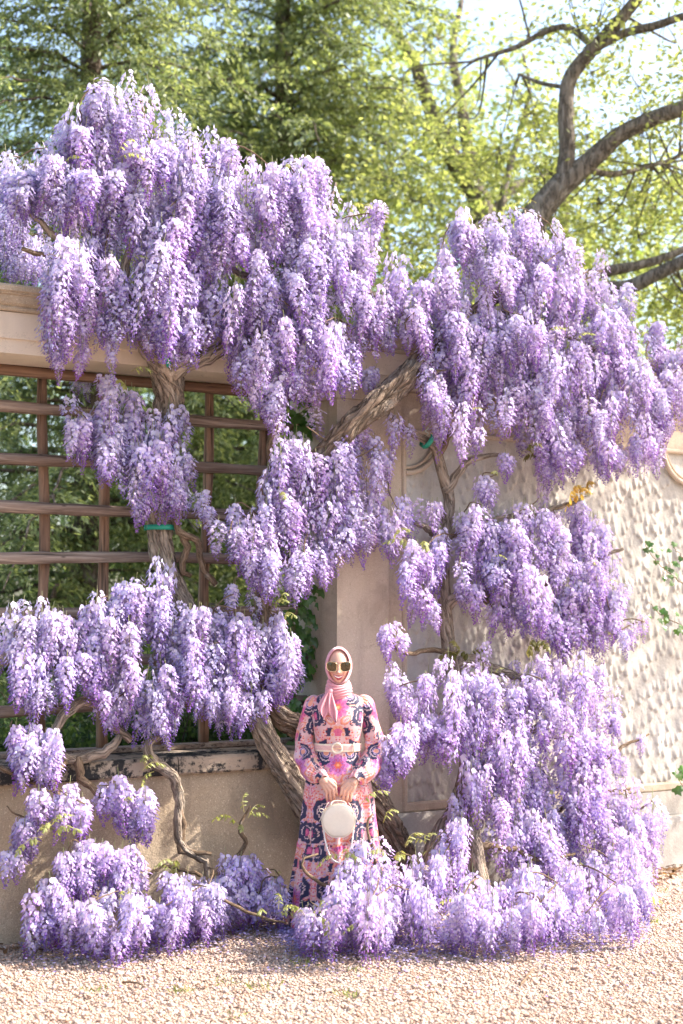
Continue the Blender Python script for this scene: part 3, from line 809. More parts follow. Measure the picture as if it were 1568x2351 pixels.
# flower masses traced as outlines: (vine, outline, v centre, thickness, back layers)
MASS = [
 ('A', [(0, 340), (60, 332), (115, 345), (115, 640), (0, 645)], -0.75, .35, 2),
 ('A', [(60, 345), (150, 315), (150, 275), (215, 245), (225, 190), (300, 182), (345, 218), (352, 268), (430, 262), (480, 300), (492, 348), (540, 345), (545, 560), (510, 640), (560, 700), (570, 760), (480, 790), (430, 832), (362, 830), (330, 790), (290, 770), (282, 805), (250, 790), (180, 800), (112, 850), (93, 840), (110, 740), (108, 655), (60, 560), (0, 480), (0, 360)], .28, .45, 3),
 ('B', [(480, 345), (545, 310), (610, 350), (690, 335), (735, 355), (740, 405), (800, 430), (865, 462), (888, 478), (880, 520), (855, 560), (850, 640), (835, 700), (835, 800), (818, 905), (745, 905), (720, 925), (660, 950), (632, 1005), (595, 945), (535, 880), (520, 810), (500, 745), (560, 690), (500, 600), (490, 500)], .30, .45, 3),
 ('B', [(835, 640), (880, 592), (960, 600), (1020, 560), (1035, 520), (1080, 500), (1180, 488), (1290, 508), (1335, 540), (1375, 580), (1382, 640), (1440, 650), (1488, 700), (1500, 760), (1568, 730), (1600, 740), (1600, 980), (1545, 1000), (1520, 1075), (1480, 1095), (1430, 1070), (1400, 1095), (1300, 1090), (1225, 1055), (1190, 985), (1110, 1000), (1060, 1085), (1035, 1040), (1022, 960), (972, 935), (948, 880), (962, 800), (905, 800), (850, 810), (828, 790)], .34, .50, 3),
 ('A', [(150, 885), (230, 870), (330, 890), (352, 935), (440, 950), (457, 1000), (448, 1085), (490, 1140), (500, 1190), (470, 1220), (410, 1190), (380, 1165), (360, 1210), (330, 1195), (318, 1130), (275, 1145), (240, 1095), (180, 1062), (148, 980)], .06, .28, 2),
 ('B', [(635, 1010), (740, 925), (800, 960), (880, 985), (910, 1060), (910, 1130), (922, 1200), (905, 1285), (830, 1275), (740, 1325), (655, 1385), (620, 1375), (580, 1330), (545, 1290), (500, 1270), (498, 1180), (540, 1150), (600, 1120), (640, 1075)], .24, .32, 3),
 ('A', [(0, 1392), (90, 1378), (140, 1400), (200, 1370), (270, 1360), (330, 1330), (355, 1300), (400, 1320), (430, 1380), (470, 1350), (560, 1342), (610, 1380), (650, 1430), (680, 1520), (692, 1570), (650, 1605), (600, 1640), (530, 1690), (480, 1640), (430, 1610), (415, 1650), (372, 1710), (325, 1705), (295, 1640), (265, 1700), (238, 1610), (190, 1580), (130, 1625), (80, 1645), (45, 1600), (12, 1560), (30, 1500), (0, 1450)], .18, .34, 3),
 ('D', [(30, 1650), (90, 1638), (134, 1690), (132, 1765), (108, 1800), (50, 1785), (28, 1730)], .24, .22, 2),
 ('D', [(60, 1790), (130, 1755), (188, 1798), (208, 1865), (190, 1915), (130, 1905), (70, 1870)], .30, .24, 2),
 ('D', [(18, 1850), (60, 1835), (88, 1880), (82, 1945), (45, 1968), (22, 1925)], .32, .16, 1),
 ('D', [(128, 1895), (200, 1885), (245, 1920), (240, 2015), (195, 2070), (148, 2060), (130, 1960)], .34, .24, 2),
 ('D', [(228, 1945), (312, 1935), (325, 2035), (280, 2078), (228, 2050)], .34, .24, 2),
 ('D', [(82, 2010), (132, 1990), (148, 2080), (122, 2158), (45, 2188), (82, 2110)], .42, .18, 1),
 ('D', [(150, 2100), (200, 2070), (255, 2055), (320, 2045), (375, 2010), (430, 2015), (500, 1985), (508, 2135), (430, 2147), (370, 2165), (310, 2176), (255, 2195), (190, 2176), (140, 2165)], .46, .30, 2),
 ('D', [(225, 1795), (300, 1750), (352, 1790), (366, 1855), (350, 1895), (310, 1925), (262, 1885), (225, 1885)], .24, .16, 1),
 ('C', [(670, 2120), (700, 2085), (740, 2035), (790, 1985), (830, 1945), (850, 1905), (890, 1930), (915, 1985), (1000, 1960), (1020, 1905), (1050, 1890), (1062, 1940), (1100, 1990), (1180, 2010), (1250, 2000), (1330, 1970), (1380, 1990), (1430, 1995), (1452, 2060), (1450, 2145), (1330, 2162), (1200, 2172), (1100, 2175), (1000, 2165), (905, 2150), (890, 2195), (858, 2192), (820, 2165), (760, 2182), (690, 2178)], 1.05, .40, 3),
 ('C', [(920, 1265), (930, 1222), (990, 1220), (1030, 1198), (1080, 1188), (1150, 1150), (1200, 1130), (1280, 1090), (1350, 1140), (1372, 1230), (1440, 1238), (1462, 1300), (1482, 1350), (1470, 1400), (1420, 1400), (1410, 1450), (1370, 1505), (1320, 1515), (1280, 1515), (1200, 1450), (1140, 1455), (1090, 1400), (1045, 1370), (1005, 1340), (992, 1440), (960, 1432), (930, 1340)], .32, .36, 3),
 ('C', [(1405, 1410), (1482, 1405), (1487, 1480), (1430, 1500), (1408, 1470)], .38, .14, 1),
 ('C', [(1065, 1058), (1110, 1040), (1152, 1065), (1150, 1150), (1105, 1165), (1070, 1140)], .26, .16, 1),
 ('C', [(940, 1125), (990, 1115), (1032, 1150), (1020, 1215), (940, 1212)], .24, .16, 1),
 ('B', [(905, 955), (945, 945), (955, 1000), (940, 1050), (900, 1030)], .28, .10, 1),
 ('C', [(1225, 1000), (1290, 1040), (1300, 1110), (1260, 1140), (1220, 1080)], .34, .2, 1),
 ('C', [(888, 1545), (920, 1500), (1010, 1518), (1080, 1508), (1110, 1470), (1150, 1448), (1180, 1500), (1230, 1530), (1290, 1488), (1370, 1538), (1420, 1550), (1427, 1640), (1400, 1680), (1412, 1760), (1460, 1795), (1440, 1830), (1512, 1830), (1522, 1900), (1492, 2010), (1502, 2095), (1460, 2095), (1430, 2050), (1330, 2045), (1260, 2050), (1170, 2010), (1125, 1960), (1098, 1890), (1060, 1850), (1055, 1935), (978, 1952), (1010, 1880), (1060, 1830), (1095, 1780), (1040, 1745), (960, 1725), (945, 1690), (890, 1610)], .46, .42, 3),
 ('C', [(842, 1695), (870, 1672), (955, 1655), (965, 1755), (920, 1770), (880, 1805), (848, 1765)], .80, .16, 1),
 ('D', [(498, 1985), (520, 1930), (560, 1945), (640, 1978), (672, 2050), (650, 2112), (560, 2100), (498, 2125)], .36, .26, 1),
 ('D', [(375, 2015), (500, 1985), (512, 2130), (440, 2150), (375, 2165)], .40, .22, 1),
 ('C', [(650, 2075), (690, 2060), (745, 2050), (770, 2100), (765, 2185), (690, 2185), (650, 2130)], 1.0, .2, 1),
 ('C', [(866, 1450), (890, 1440), (930, 1448), (962, 1500), (920, 1520), (880, 1500)], .40, .12, 1),
]
def inside(poly, X, Y):
    x = poly[:, 0]; y = poly[:, 1]
    x2 = np.roll(x, -1); y2 = np.roll(y, -1)
    c_ = np.zeros(len(X), bool)
    for a, b, c2, d in zip(x, y, x2, y2):
        hit = ((b > Y) != (d > Y)) & (X < (c2 - a) * (Y - b) / (d - b + 1e-12) + a)
        c_ ^= hit
    return c_
def edge_dist(poly, X, Y):
    best = np.full(len(X), 1e9)
    for (a, b), (c2, d) in zip(poly, np.roll(poly, -1, 0)):
        vx, vy = c2 - a, d - b; L2 = vx * vx + vy * vy + 1e-9
        t = np.clip(((X - a) * vx + (Y - b) * vy) / L2, 0, 1)
        best = np.minimum(best, np.hypot(X - a - t * vx, Y - b - t * vy))
    return best
rw = np.random.default_rng(11)
tips = []
# windows in the blossom where boughs or the view behind show: (outline, front layers only)
HOLES = [(np.array([(45, 470), (120, 475), (215, 560), (262, 600), (270, 545), (300, 540), (318, 560), (300, 640), (320, 690), (285, 720), (262, 660), (180, 625), (60, 590)], float) * VS, True),
         (np.array([(505, 605), (560, 590), (585, 640), (560, 690), (520, 665)], float) * VS, False),
         (np.array([(575, 655), (640, 640), (645, 700), (600, 720)], float) * VS, True),
         (np.array([(800, 1000), (800, 955), (870, 890), (920, 850), (945, 880), (905, 930), (850, 985)], float) * VS, False),
         (np.array([(1095, 1345), (1215, 1345), (1215, 1400), (1095, 1400)], float) * VS, True),
         (np.array([(1015, 1300), (1040, 1300), (1045, 1380), (1000, 1380)], float) * VS, True)]
def hang(key, mi, poly, x, y, v, layer, slack=4.2, tries=5):
    for k in rw.permutation(len(RAC))[:tries]:
        L = RAC[k][0]; sc = rw.uniform(0.80, 1.12)
        p = at(x, y, v); Lp = L * sc * FPX / p[1]
        vv = v
        if p[2] - L * sc < 0.012:            # the tip would sink into the gravel: come forward instead
            gpt = ground_at(x, min(y + Lp, 1015), 0.02)
            vv = max(v, uvz(gpt)[1]); p = at(x, y, vv)
            if p[2] - L * sc < 0.0: sc = max(0.5, p[2] / L * 0.98)
            Lp = L * sc * FPX / p[1]
        qx = np.full(3, x); qy = y + Lp * np.array([.10, .5, .85])
        ins = inside(poly, qx, qy)
        if not ins[1]: continue
        if not ins.all() and (edge_dist(poly, qx[~ins], qy[~ins]) > slack).any(): continue
        if p[2] - L * sc < -0.03: continue
        if any((layer == 0 or not front) and inside(h, qx[1:2], qy[1:2])[0] for h, front in HOLES): continue
        vines[key]['rac'].append((layer + rw.uniform(0, 0.5) + (1.5 if mi == 0 else 0), k, sc, p))
        return vv
    return None
for mi, (key, poly, vc, th, layers) in enumerate(MASS):
    poly = np.array(poly, float) * VS
    lo, hi = poly.min(0), poly.max(0)
    twig_pts = []
    # bunches: several racemes fanning out from one node
    cw, ch = 26.0, 32.0
    if layers == 1 or hi[0] - lo[0] < 62: cw, ch = 21.0, 24.0
    xs = np.arange(lo[0] + 6, hi[0] + cw * .5, cw); ys = np.arange(lo[1] + 3, hi[1], ch)
    X, Y = np.meshgrid(xs, ys, indexing='ij')
    Y = Y + (np.arange(len(xs))[:, None] % 2) * ch / 2
    X = (X + rw.uniform(-cw * .38, cw * .38, X.shape)).ravel(); Y = (Y + rw.uniform(-ch * .35, ch * .35, Y.shape)).ravel()
    ed = edge_dist(poly, X, Y); ok = inside(poly, X, Y) | (ed < 6)
    for x, y, e, o_ in zip(X, Y, ed, ok):
        if not o_: continue
        bulge = math.sqrt(min(1.0, (e + 5) / 36.0))
        v = vc + th * rw.uniform(0.0, 0.5) * bulge
        got = 0
        for i in range(int(rw.integers(6, 11))):
            dx = rw.normal(0, 13.0); dy = (abs(dx) / 10) ** 1.4 * 4 + rw.uniform(-10, 23)
            vv = hang(key, mi, poly, x + dx, y + dy, v + rw.uniform(-.07, .07) - abs(dx) * .002, 0, 7.0 if key == 'D' else 4.2)
            if vv is not None: got += 1; vl = vv
        if got:
            tips.append((key, x, y, vl, e)); twig_pts.append((x / VS, y / VS, vl - .02))
    # shaded racemes further in
    if layers > 1:
        cw, ch = 14.0, 27.0
        xs = np.arange(lo[0], hi[0] + cw, cw); ys = np.arange(lo[1] - 4, hi[1] + ch, ch)
        X, Y = np.meshgrid(xs, ys, indexing='ij'); Y = Y + (np.arange(len(xs))[:, None] % 3) * ch / 3
        X = (X + rw.uniform(-6, 6, X.shape)).ravel(); Y = (Y + rw.uniform(-10, 10, Y.shape)).ravel()
        for x, y in zip(X, Y):
            if rw.random() < (.62 if layers == 3 else .4): hang(key, mi, poly, x, y, vc - th * rw.uniform(.05, .45), 1, 2.0, 3)
    # thin twigs inside the mass
    for i in range(0, len(twig_pts)):
        if rw.random() > .55: continue
        a = np.array(twig_pts[i]); near = sorted(twig_pts, key=lambda q: (q[0] - a[0]) ** 2 + (q[1] - a[1]) ** 2)[1:3]
        if not near: continue
        b = np.array(near[-1])
        if np.hypot(*(a - b)[:2]) > 170: continue
        m_ = (a + b) / 2 + np.array([rw.uniform(-14, 14), rw.uniform(-18, 4), 0.01])
        chain(key, 'branch', [(*a, .003), (*m_, .005), (*b, .004)], 5, None, 0.05, 3, 0.08, 0.002, 'twig')
for key, x, y, v, k in [('C', 1472, 1688, .5, 0), ('C', 1405, 1715, .5, 1), ('C', 1432, 1740, .48, 5), ('C', 1172, 1048, .36, 0), ('C', 1160, 1042, .34, 5), ('B', 842, 850, .2, 0), ('B', 862, 846, .2, 5), ('B', 1535, 965, .4, 0), ('B', 1508, 985, .4, 1),
                        ('B', 985, 905, .3, 1), ('B', 1005, 930, .3, 2), ('D', 20, 1955, .3, 0), ('D', 40, 1950, .32, 5), ('A', 240, 862, .0, 0), ('A', 175, 850, -.5, 0), ('A', 190, 855, -.5, 5), ('C', 880, 1452, .4, 5), ('C', 925, 1455, .4, 0), ('A', 190, 790, .3, 1), ('A', 250, 740, .3, 4), ('A', 130, 770, .3, 3)]:
    vines[key]['rac'].append((-1, k, rw.uniform(.75, 1.0), vp(x, y, v)))
n_rac = {}
for key, vn in vines.items():
    vn['rac'].sort(key=lambda r: r[0])
    first = vn['rac'][:300]; rest = vn['rac'][300:]
    n_rac[key] = (len(first), len(rest))
    for _, k, sc, p in first:
        o = bpy.data.objects.new('raceme', RMESH[k]); link(o, vn['o'])
        o.location = Vector(p - WLOC[vn['o'].name])
        o.rotation_euler = (rw.normal(0, 0.10), rw.normal(0, 0.10), rw.uniform(0, 6.283))
        o.scale = (sc * rw.uniform(0.92, 1.12),) * 2 + (sc,)
    if rest:
        Vs = []; Ts = []; Cs = []; off = 0
        for _, k, sc, p in rest:
            L, v_, t_, c_ = RLO[int(rw.integers(len(RLO)))]
            a = rw.uniform(0, 6.283); ca, sa = math.cos(a), math.sin(a)
            s_ = sc * RAC[k][0] / L
            q = v_ * [sc * 1.02, sc * 1.02, s_]
            q = np.column_stack([q[:, 0] * ca - q[:, 1] * sa + q[:, 2] * rw.normal(0, .08), q[:, 0] * sa + q[:, 1] * ca + q[:, 2] * rw.normal(0, .08), q[:, 2]])
            Vs.append(q + p); Ts.append(t_ + off); Cs.append(np.clip(c_ * rw.uniform(0.9, 1.06) + [rw.uniform(-.04, .03), 0, 0], 0.02, 0.95)); off += len(q)
        g = (np.concatenate(Vs), None, np.concatenate(Ts))
        tag(add('inner_racemes', g, M['petal'], vn['o'], col=np.concatenate(Cs)), kind='stuff')
print('racemes', n_rac)

# young leaves: a pinnate spray, drooping leaflets
def make_leaf_spray(seed, c0, c1, L=0.16, n=5, ll=0.045, droop=0.9):
    r_ = np.random.default_rng(seed)
    V = []; T = []; C = []
    P = np.array([[0, 0, 0], [L * .4, 0, L * .25], [L * .8, 0, L * .22], [L, 0, L * .1]])
    S = catmull(P, 12)
    g = tube(S, np.linspace(0.0022, 0.0008, 12), 4, cap=False)
    V = list(g[0]); T = []
    for q in g[1]: T += [(q[0], q[1], q[2]), (q[0], q[2], q[3])]
    C = [np.array([0.40, 0.36, 0.16])] * len(V)
    def leaflet(p, d, ln):
        d = d / np.linalg.norm(d); s = np.cross(d, [0, 0, 1.0]); s = s / (np.linalg.norm(s) + 1e-9); nn = np.cross(s, d)
        f = r_.random(); c = np.array(c0) * (1 - f) + np.array(c1) * f
        i0 = len(V)
        for a, b, h in ((0, 0, 0), (.35, .26, -.03), (.7, .2, -.04), (1, 0, -.12), (.7, -.2, -.04), (.35, -.26, -.03), (.4, 0, .06), (.72, 0, .03)):
            V.append(p + d * a * ln + s * b * ln + nn * h * ln); C.append(c * r_.uniform(.9, 1.1))
        for t in ((0, 1, 6), (1, 2, 7), (1, 7, 6), (2, 3, 7), (3, 4, 7), (4, 5, 6), (4, 6, 7), (5, 0, 6)): T.append(tuple(i0 + k for k in t))
    for i in range(n):
        t = 0.3 + 0.65 * i / (n - 1); p = S[int(t * 11)]
        for s in (-1, 1):
            leaflet(p, np.array([0.45 + r_.uniform(-.2, .2), s * r_.uniform(.4, .8), -droop * r_.uniform(.5, 1.2)]), ll * r_.uniform(.75, 1.2))
    leaflet(S[-1], np.array([.8, 0, -droop * .7]), ll)
    return new_mesh('leaf_spray', np.array(V), None, np.array(T), M['leaf'], False, np.clip(np.array(C), .01, .9))
GREEN = ((0.26, 0.30, 0.09), (0.42, 0.44, 0.20)); BRONZE = ((0.42, 0.25, 0.06), (0.50, 0.36, 0.10)); OLIVE = ((0.13, 0.13, 0.04), (0.24, 0.22, 0.08))
LS = {'g': [make_leaf_spray(i, *GREEN, 0.13 + .02 * i, 4 + i % 2, 0.04) for i in range(4)], 'b': [make_leaf_spray(10 + i, *BRONZE, .2, 5, .055) for i in range(2)], 'o': [make_leaf_spray(20 + i, *OLIVE, .14, 4, .06, 1.3) for i in range(2)]}
def spray(key, x, y, v, kind='g', sc=1.0, rz=None):
    m = LS[kind]; o = bpy.data.objects.new('leaf_spray', m[int(rw.integers(len(m)))]); link(o, vines[key]['o'])
    p = vp(x, y, v)
    o.location = Vector(p - WLOC[vines[key]['o'].name])
    o.rotation_euler = (rw.normal(0, .3), rw.normal(0, .35), rw.uniform(0, 6.28) if rz is None else rz)
    o.scale = (sc,) * 3
for key, x, y, v, kind, n in [('D', 110, 1905, .42, 'g', 6), ('A', 655, 1405, .30, 'g', 3), ('C', 800, 1985, 1.05, 'g', 6), ('C', 905, 1965, 1.05, 'g', 4), ('D', 350, 1755, .3, 'g', 4), ('C', 1350, 1125, .42, 'b', 4), ('C', 1065, 1490, .28, 'o', 4),
                              ('C', 1210, 1480, .4, 'o', 3), ('C', 1215, 1030, .36, 'o', 2), ('D', 555, 1885, .3, 'g', 5), ('A', 275, 870, .22, 'g', 2), ('C', 965, 1240, .4, 'g', 3), ('C', 720, 2090, 1.2, 'g', 5), ('C', 870, 2130, 1.35, 'g', 5), ('C', 1000, 1950, 1.0, 'g', 4), ('D', 400, 1985, .45, 'g', 3), ('D', 280, 2070, .6, 'g', 3), ('D', 620, 2080, .9, 'g', 3), ('C', 855, 1870, .98, 'g', 2), ('C', 1450, 2050, 1.4, 'g', 3), ('B', 1210, 480, .3, 'g', 2), ('B', 1545, 970, .4, 'g', 3), ('B', 840, 480, .35, 'g', 2), ('A', 260, 350, .5, 'g', 2)]:
    for i in range(n):
        spray(key, x + rw.uniform(-28, 28), y + rw.uniform(-22, 22), v + rw.uniform(-.05, .05), kind, rw.uniform(.7, 1.1))
for (key, x, y, v, e) in tips:
    if rw.random() < 0.085:
        spray(key, x / VS, y / VS + 4, v + 0.05, 'g', rw.uniform(.4, .8))
# ------------------------------------------------------------------ trees behind the wall
def leaf_quads(P, D, ln, wd, r_, c0, c1, flat=0.5):
    """one folded diamond leaf per point: P base, D direction"""
    n = len(P)
    D = D / (np.linalg.norm(D, axis=1)[:, None] + 1e-9)
    rnd = r_.normal(size=(n, 3)); rnd[:, 2] += flat * 2
    S = np.cross(D, rnd); S /= np.linalg.norm(S, axis=1)[:, None] + 1e-9
    ln = np.broadcast_to(ln, n)[:, None] * r_.uniform(.7, 1.25, (n, 1)); wd = np.broadcast_to(wd, n)[:, None] * r_.uniform(.7, 1.2, (n, 1))
    V = np.stack([P, P + D * ln * .5 + S * wd * .5, P + D * ln, P + D * ln * .5 - S * wd * .5], 1).reshape(-1, 3)
    Q = np.arange(4 * n).reshape(-1, 4)
    f = r_.random((n, 1)); c = np.array(c0) * (1 - f) + np.array(c1) * f
    c = c * r_.uniform(.8, 1.2, (n, 1))
    return (V, Q, None), np.repeat(np.clip(c, 0.005, .9), 4, 0)
def cat_leaf(parts):
    return join([p[0] for p in parts]), np.concatenate([p[1] for p in parts])

def conifer(name, label, base, H, rtrunk, lean, z0, nbr, Lmax, seed, c0, c1, dens=1.0, leaf=(0.078, 0.027), zmaxleaf=10.0, sector=None, grp='conifers behind the garden wall'):
    r_ = np.random.default_rng(seed)
    base = np.array(base, float)
    e = empty(name, base); tag(e, label, 'tree', grp)
    n = 40; t = np.linspace(0, 1, n)
    P = base + np.column_stack([lean[0] * t * H + .05 * np.sin(t * 7), lean[1] * t * H, t * H])
    tr = [tube(P, rtrunk * (1 - .75 * t) + rtrunk * .35 * np.exp(-t * 30), 14, bark(seed, 9, .06, .2, .05))]
    parts = []
    for i in range(nbr):
        z = z0 + (min(H, zmaxleaf) - z0) * ((i + r_.random()) / nbr)
        a = r_.uniform(0, 6.283) if r_.random() < .6 else r_.uniform(R(-155), R(-25))
        frac = (z - z0) / (H - z0)
        L = Lmax * (1 - .6 * frac) * r_.uniform(.55, 1.1)
        k = np.clip(z / H, 0, 1)
        p0 = base + np.array([lean[0] * z, lean[1] * z, z])
        out = np.array([math.cos(a), math.sin(a), 0])
        m = 12; s = np.linspace(0, 1, m)
        sag = r_.uniform(.12, .38)
        C_ = p0 + out * (s * L)[:, None] + np.array([0, 0, 1.0]) * ((.22 * s - (.22 + sag) * s ** 2) * L)[:, None] + r_.normal(0, .03, (m, 3)) * s[:, None]
        tr.append(tube(C_, np.linspace(.026, .004, m) * (L / 3 + .3), 5, cap=False))
        side = np.array([-out[1], out[0], 0])
        nsub = int(L * 19 * dens)
        for j in range(nsub):
            q = r_.uniform(.12, 1.0); pb = C_[int(q * (m - 1))]
            sl = r_.uniform(.30, .75) * (1.1 - .5 * q)
            sg = r_.choice([-1, 1])
            d0 = side * sg * r_.uniform(.4, 1) + out * r_.uniform(.1, .9)
            d0 /= np.linalg.norm(d0)
            nl = int(22 * sl / .5)
            w = (np.arange(nl) + r_.random(nl)) / nl
            C2 = pb + d0 * (w * sl)[:, None] + np.array([0, 0, -1.0]) * ((w ** 1.6) * sl * r_.uniform(.35, 1.0))[:, None]
            dd = d0 + np.array([0, 0, -1.0]) * (w * 1.0)[:, None] + r_.normal(0, .55, (nl, 3))
            parts.append((C2, dd))
    Pn = np.concatenate([p[0] for p in parts]); Dn = np.concatenate([p[1] for p in parts])
    Pn = Pn + r_.normal(0, .018, Pn.shape)
    g, c = leaf_quads(Pn, Dn, leaf[0], leaf[1], r_, c0, c1)
    add('trunk', join(tr), M['tree_bark'], e, True)
    add('crown', g, M['leaf'], e, False, col=c)
    return e, len(Pn)
HG = ((0.08, 0.12, 0.055), (0.32, 0.365, 0.18))
cnt = []
b = atY(78, 700, 15.0); cnt.append(conifer('hemlock_tree', 'tall hemlock with thick dark trunk and drooping sprays just behind the trellis', (b[0], 15.0, 0), 12.5, .21, (.013, 0), 1.2, 175, 3.2, 41, *HG, 1.0)[1])
b = atY(285, 700, 17.5); cnt.append(conifer('hemlock_tree', 'broad hemlock with arching drooping boughs rising behind the hollow-trunked wisteria', (b[0], 17.5, 0), 13.5, .20, (0, 0), .8, 185, 3.7, 42, *HG, 1.0)[1])
b = atY(-60, 700, 19.5); cnt.append(conifer('hemlock_tree', 'hemlock with bluish green boughs set well behind the thick hemlock trunk', (b[0], 19.5, 0), 13.5, .2, (0, 0), .6, 130, 3.4, 43, (0.04, 0.09, 0.04), (0.15, 0.23, 0.08), .9, (.07, .02))[1])
b = atY(200, 700, 22); cnt.append(conifer('hemlock_tree', 'hemlock deep in the shade between two nearer hemlock trunks', (b[0], 22.0, 0), 11.0, .2, (0, 0), .3, 80, 3.4, 44, *HG, .85, (.085, .026))[1])
print('conifer leaves', cnt)

def limb(pts, Y0=None, seg=14, seed=1, n=40):
    P = np.array([[*atY(x * VS, y * VS, Y), r] for x, y, Y, r in pts])
    S = catmull(P, n)
    return tube(S[:, :3], S[:, 3] * .72, seg, bark(seed, 6, .05, .8, .06)), S
def broadleaf(name, label, base, limbs, centres, nclust, seed, c0, c1, leaf, per=10, bark_m='cherry_bark', spread=.16, grp='broadleaf trees behind the garden wall', twigs=True):
    """limbs traced as tubes, then twigs that end in leaf clusters spread through ellipsoids"""
    r_ = np.random.default_rng(seed)
    e = empty(name, base); tag(e, label, 'tree', grp)
    tr = []; pts = []
    for k, l in enumerate(limbs):
        g, S = limb(l, seed=seed + k); tr.append(g); pts.append(S[4:])
    LP = np.concatenate(pts)[:, :3]
    CP_ = []
    wts = np.array([c[6] if len(c) > 6 else 1.0 for c in centres]); wts = wts / wts.sum()
    for (cx, cy, cz, rx, ry, rz, *_), w in zip(centres, wts):
        m = int(nclust * w)
        d = r_.normal(size=(m, 3)); d /= np.linalg.norm(d, axis=1)[:, None]
        rr_ = r_.random((m, 1)) ** (1 / 2.6)
        CP_.append(np.array([cx, cy, cz]) + d * rr_ * [rx, ry, rz])
    CP_ = np.concatenate(CP_)
    # clump: pull points towards random sub-centres for lights and darks
    sub = CP_[r_.choice(len(CP_), max(8, len(CP_) // 14))]
    d2 = ((CP_[:, None, :] - sub[None]) ** 2).sum(-1); near = sub[np.argmin(d2, 1)]
    CP_ = CP_ * .55 + near * .45 + r_.normal(0, .10, CP_.shape)
    # keep the foliage behind the wall top
    keep = ((CP_ - O) @ N < -1.0) | (CP_[:, 2] > 5.2)
    CP_ = CP_[keep]; near = near[keep]
    if twigs:
        # boughs from the limbs to the sub-centres, twigs from there
        for s_ in sub:
            j = np.argsort(((LP - s_) ** 2).sum(1))[int(r_.integers(0, 14))]; a = LP[j]
            if np.linalg.norm(a - s_) > 1.9: continue
            mid = (a + s_) / 2 + r_.normal(0, .12, 3) * np.linalg.norm(a - s_)
            S = catmull(np.array([a, mid, s_]), 9)
            tr.append(tube(S, np.linspace(.014, .004, 9) * (0.4 + np.linalg.norm(a - s_) * .4), 5, cap=False))
        sel = r_.random(len(CP_)) < .5
        for p, q in zip(CP_[sel], near[sel]):
            if np.linalg.norm(p - q) < 1.3: tr.append(tube(np.array([q, (p + q) / 2 + r_.normal(0, .03, 3), p]), [.006, .004, .002], 3, cap=False))
    n = len(CP_)
    P = np.repeat(CP_, per, 0) + r_.normal(0, spread, (n * per, 3)) * [1, 1, .7]
    D = r_.normal(size=P.shape) * [1, 1, .5] - [0, 0, .35]
    g, c = leaf_quads(P, D, leaf[0], leaf[1], r_, c0, c1, .9)
    add('trunk', join(tr), M[bark_m], e, True)
    add('crown', g, M['leaf'], e, False, col=c)
    return e
CHY = 13.6
cb = atY(1215 * VS, 560 * VS, CHY)
cherry_limbs = [
 [(1195, 1300, CHY, .26), (1200, 800, CHY, .22), (1210, 560, CHY, .20), (1232, 495, CHY, .19), (1290, 425, CHY, .17), (1340, 382, CHY, .14), (1420, 312, CHY - .1, .115), (1500, 272, CHY - .2, .105), (1568, 247, CHY - .3, .10), (1700, 190, CHY - .5, .08), (1850, 60, CHY - .8, .05)],
 [(1295, 420, CHY, .13), (1302, 350, CHY, .115), (1298, 250, CHY, .105), (1312, 175, CHY, .10), (1366, 108, CHY - .1, .095), (1430, 38, CHY - .2, .085), (1500, -60, CHY - .4, .07), (1560, -200, CHY - .7, .045)],
 [(1362, 112, CHY - .1, .07), (1430, 78, CHY - .2, .06), (1500, 60, CHY - .4, .055), (1568, 38, CHY - .6, .05), (1700, 0, CHY - .9, .035)],
 [(1366, 108, CHY, .05), (1290, 62, CHY + .2, .045), (1180, 110, CHY + .3, .035), (1100, 135, CHY + .4, .02), (1060, 160, CHY + .5, .012)],
 [(1210, 900, CHY, .15), (1300, 690, CHY, .11), (1440, 660, CHY - .1, .10), (1510, 628, CHY - .2, .09), (1568, 600, CHY - .3, .085), (1750, 520, CHY - .6, .05)],
 [(1290, 640, CHY, .08), (1400, 622, CHY, .075), (1500, 600, CHY + .1, .06), (1600, 560, CHY + .2, .05)],
 [(1340, 385, CHY, .05), (1400, 400, CHY + .2, .045), (1480, 385, CHY + .4, .03), (1560, 360, CHY + .6, .02)],
 [(1290, 200, CHY, .03), (1240, 190, CHY + .2, .028), (1190, 170, CHY + .4, .02)],
]
YG = ((0.20, 0.245, 0.09), (0.42, 0.45, 0.20))
broadleaf('cherry_tree', 'spreading broadleaf tree with bent dark forked limbs and fresh yellow-green leaves', (cb[0], CHY, 0), cherry_limbs,
          [(2.2, 15.2, 6.2, 2.6, 1.3, 1.6, .8), (4.3, 14.2, 7.2, 2.6, 2.2, 2.0, 1.0), (6.5, 12.6, 7.2, 2.4, 2.2, 2.2, 1.0), (3.4, 12.2, 9.2, 3.2, 2.4, 1.5, .8), (7.6, 12.6, 4.6, 2.2, 1.8, 1.7, .8), (3.6, 14.6, 4.6, 1.7, 1.0, .9, .35)], 4300, 61, *YG, (.075, .042), 13)
Y2 = 18.5
tb = atY(1110 * VS, 700 * VS, Y2)
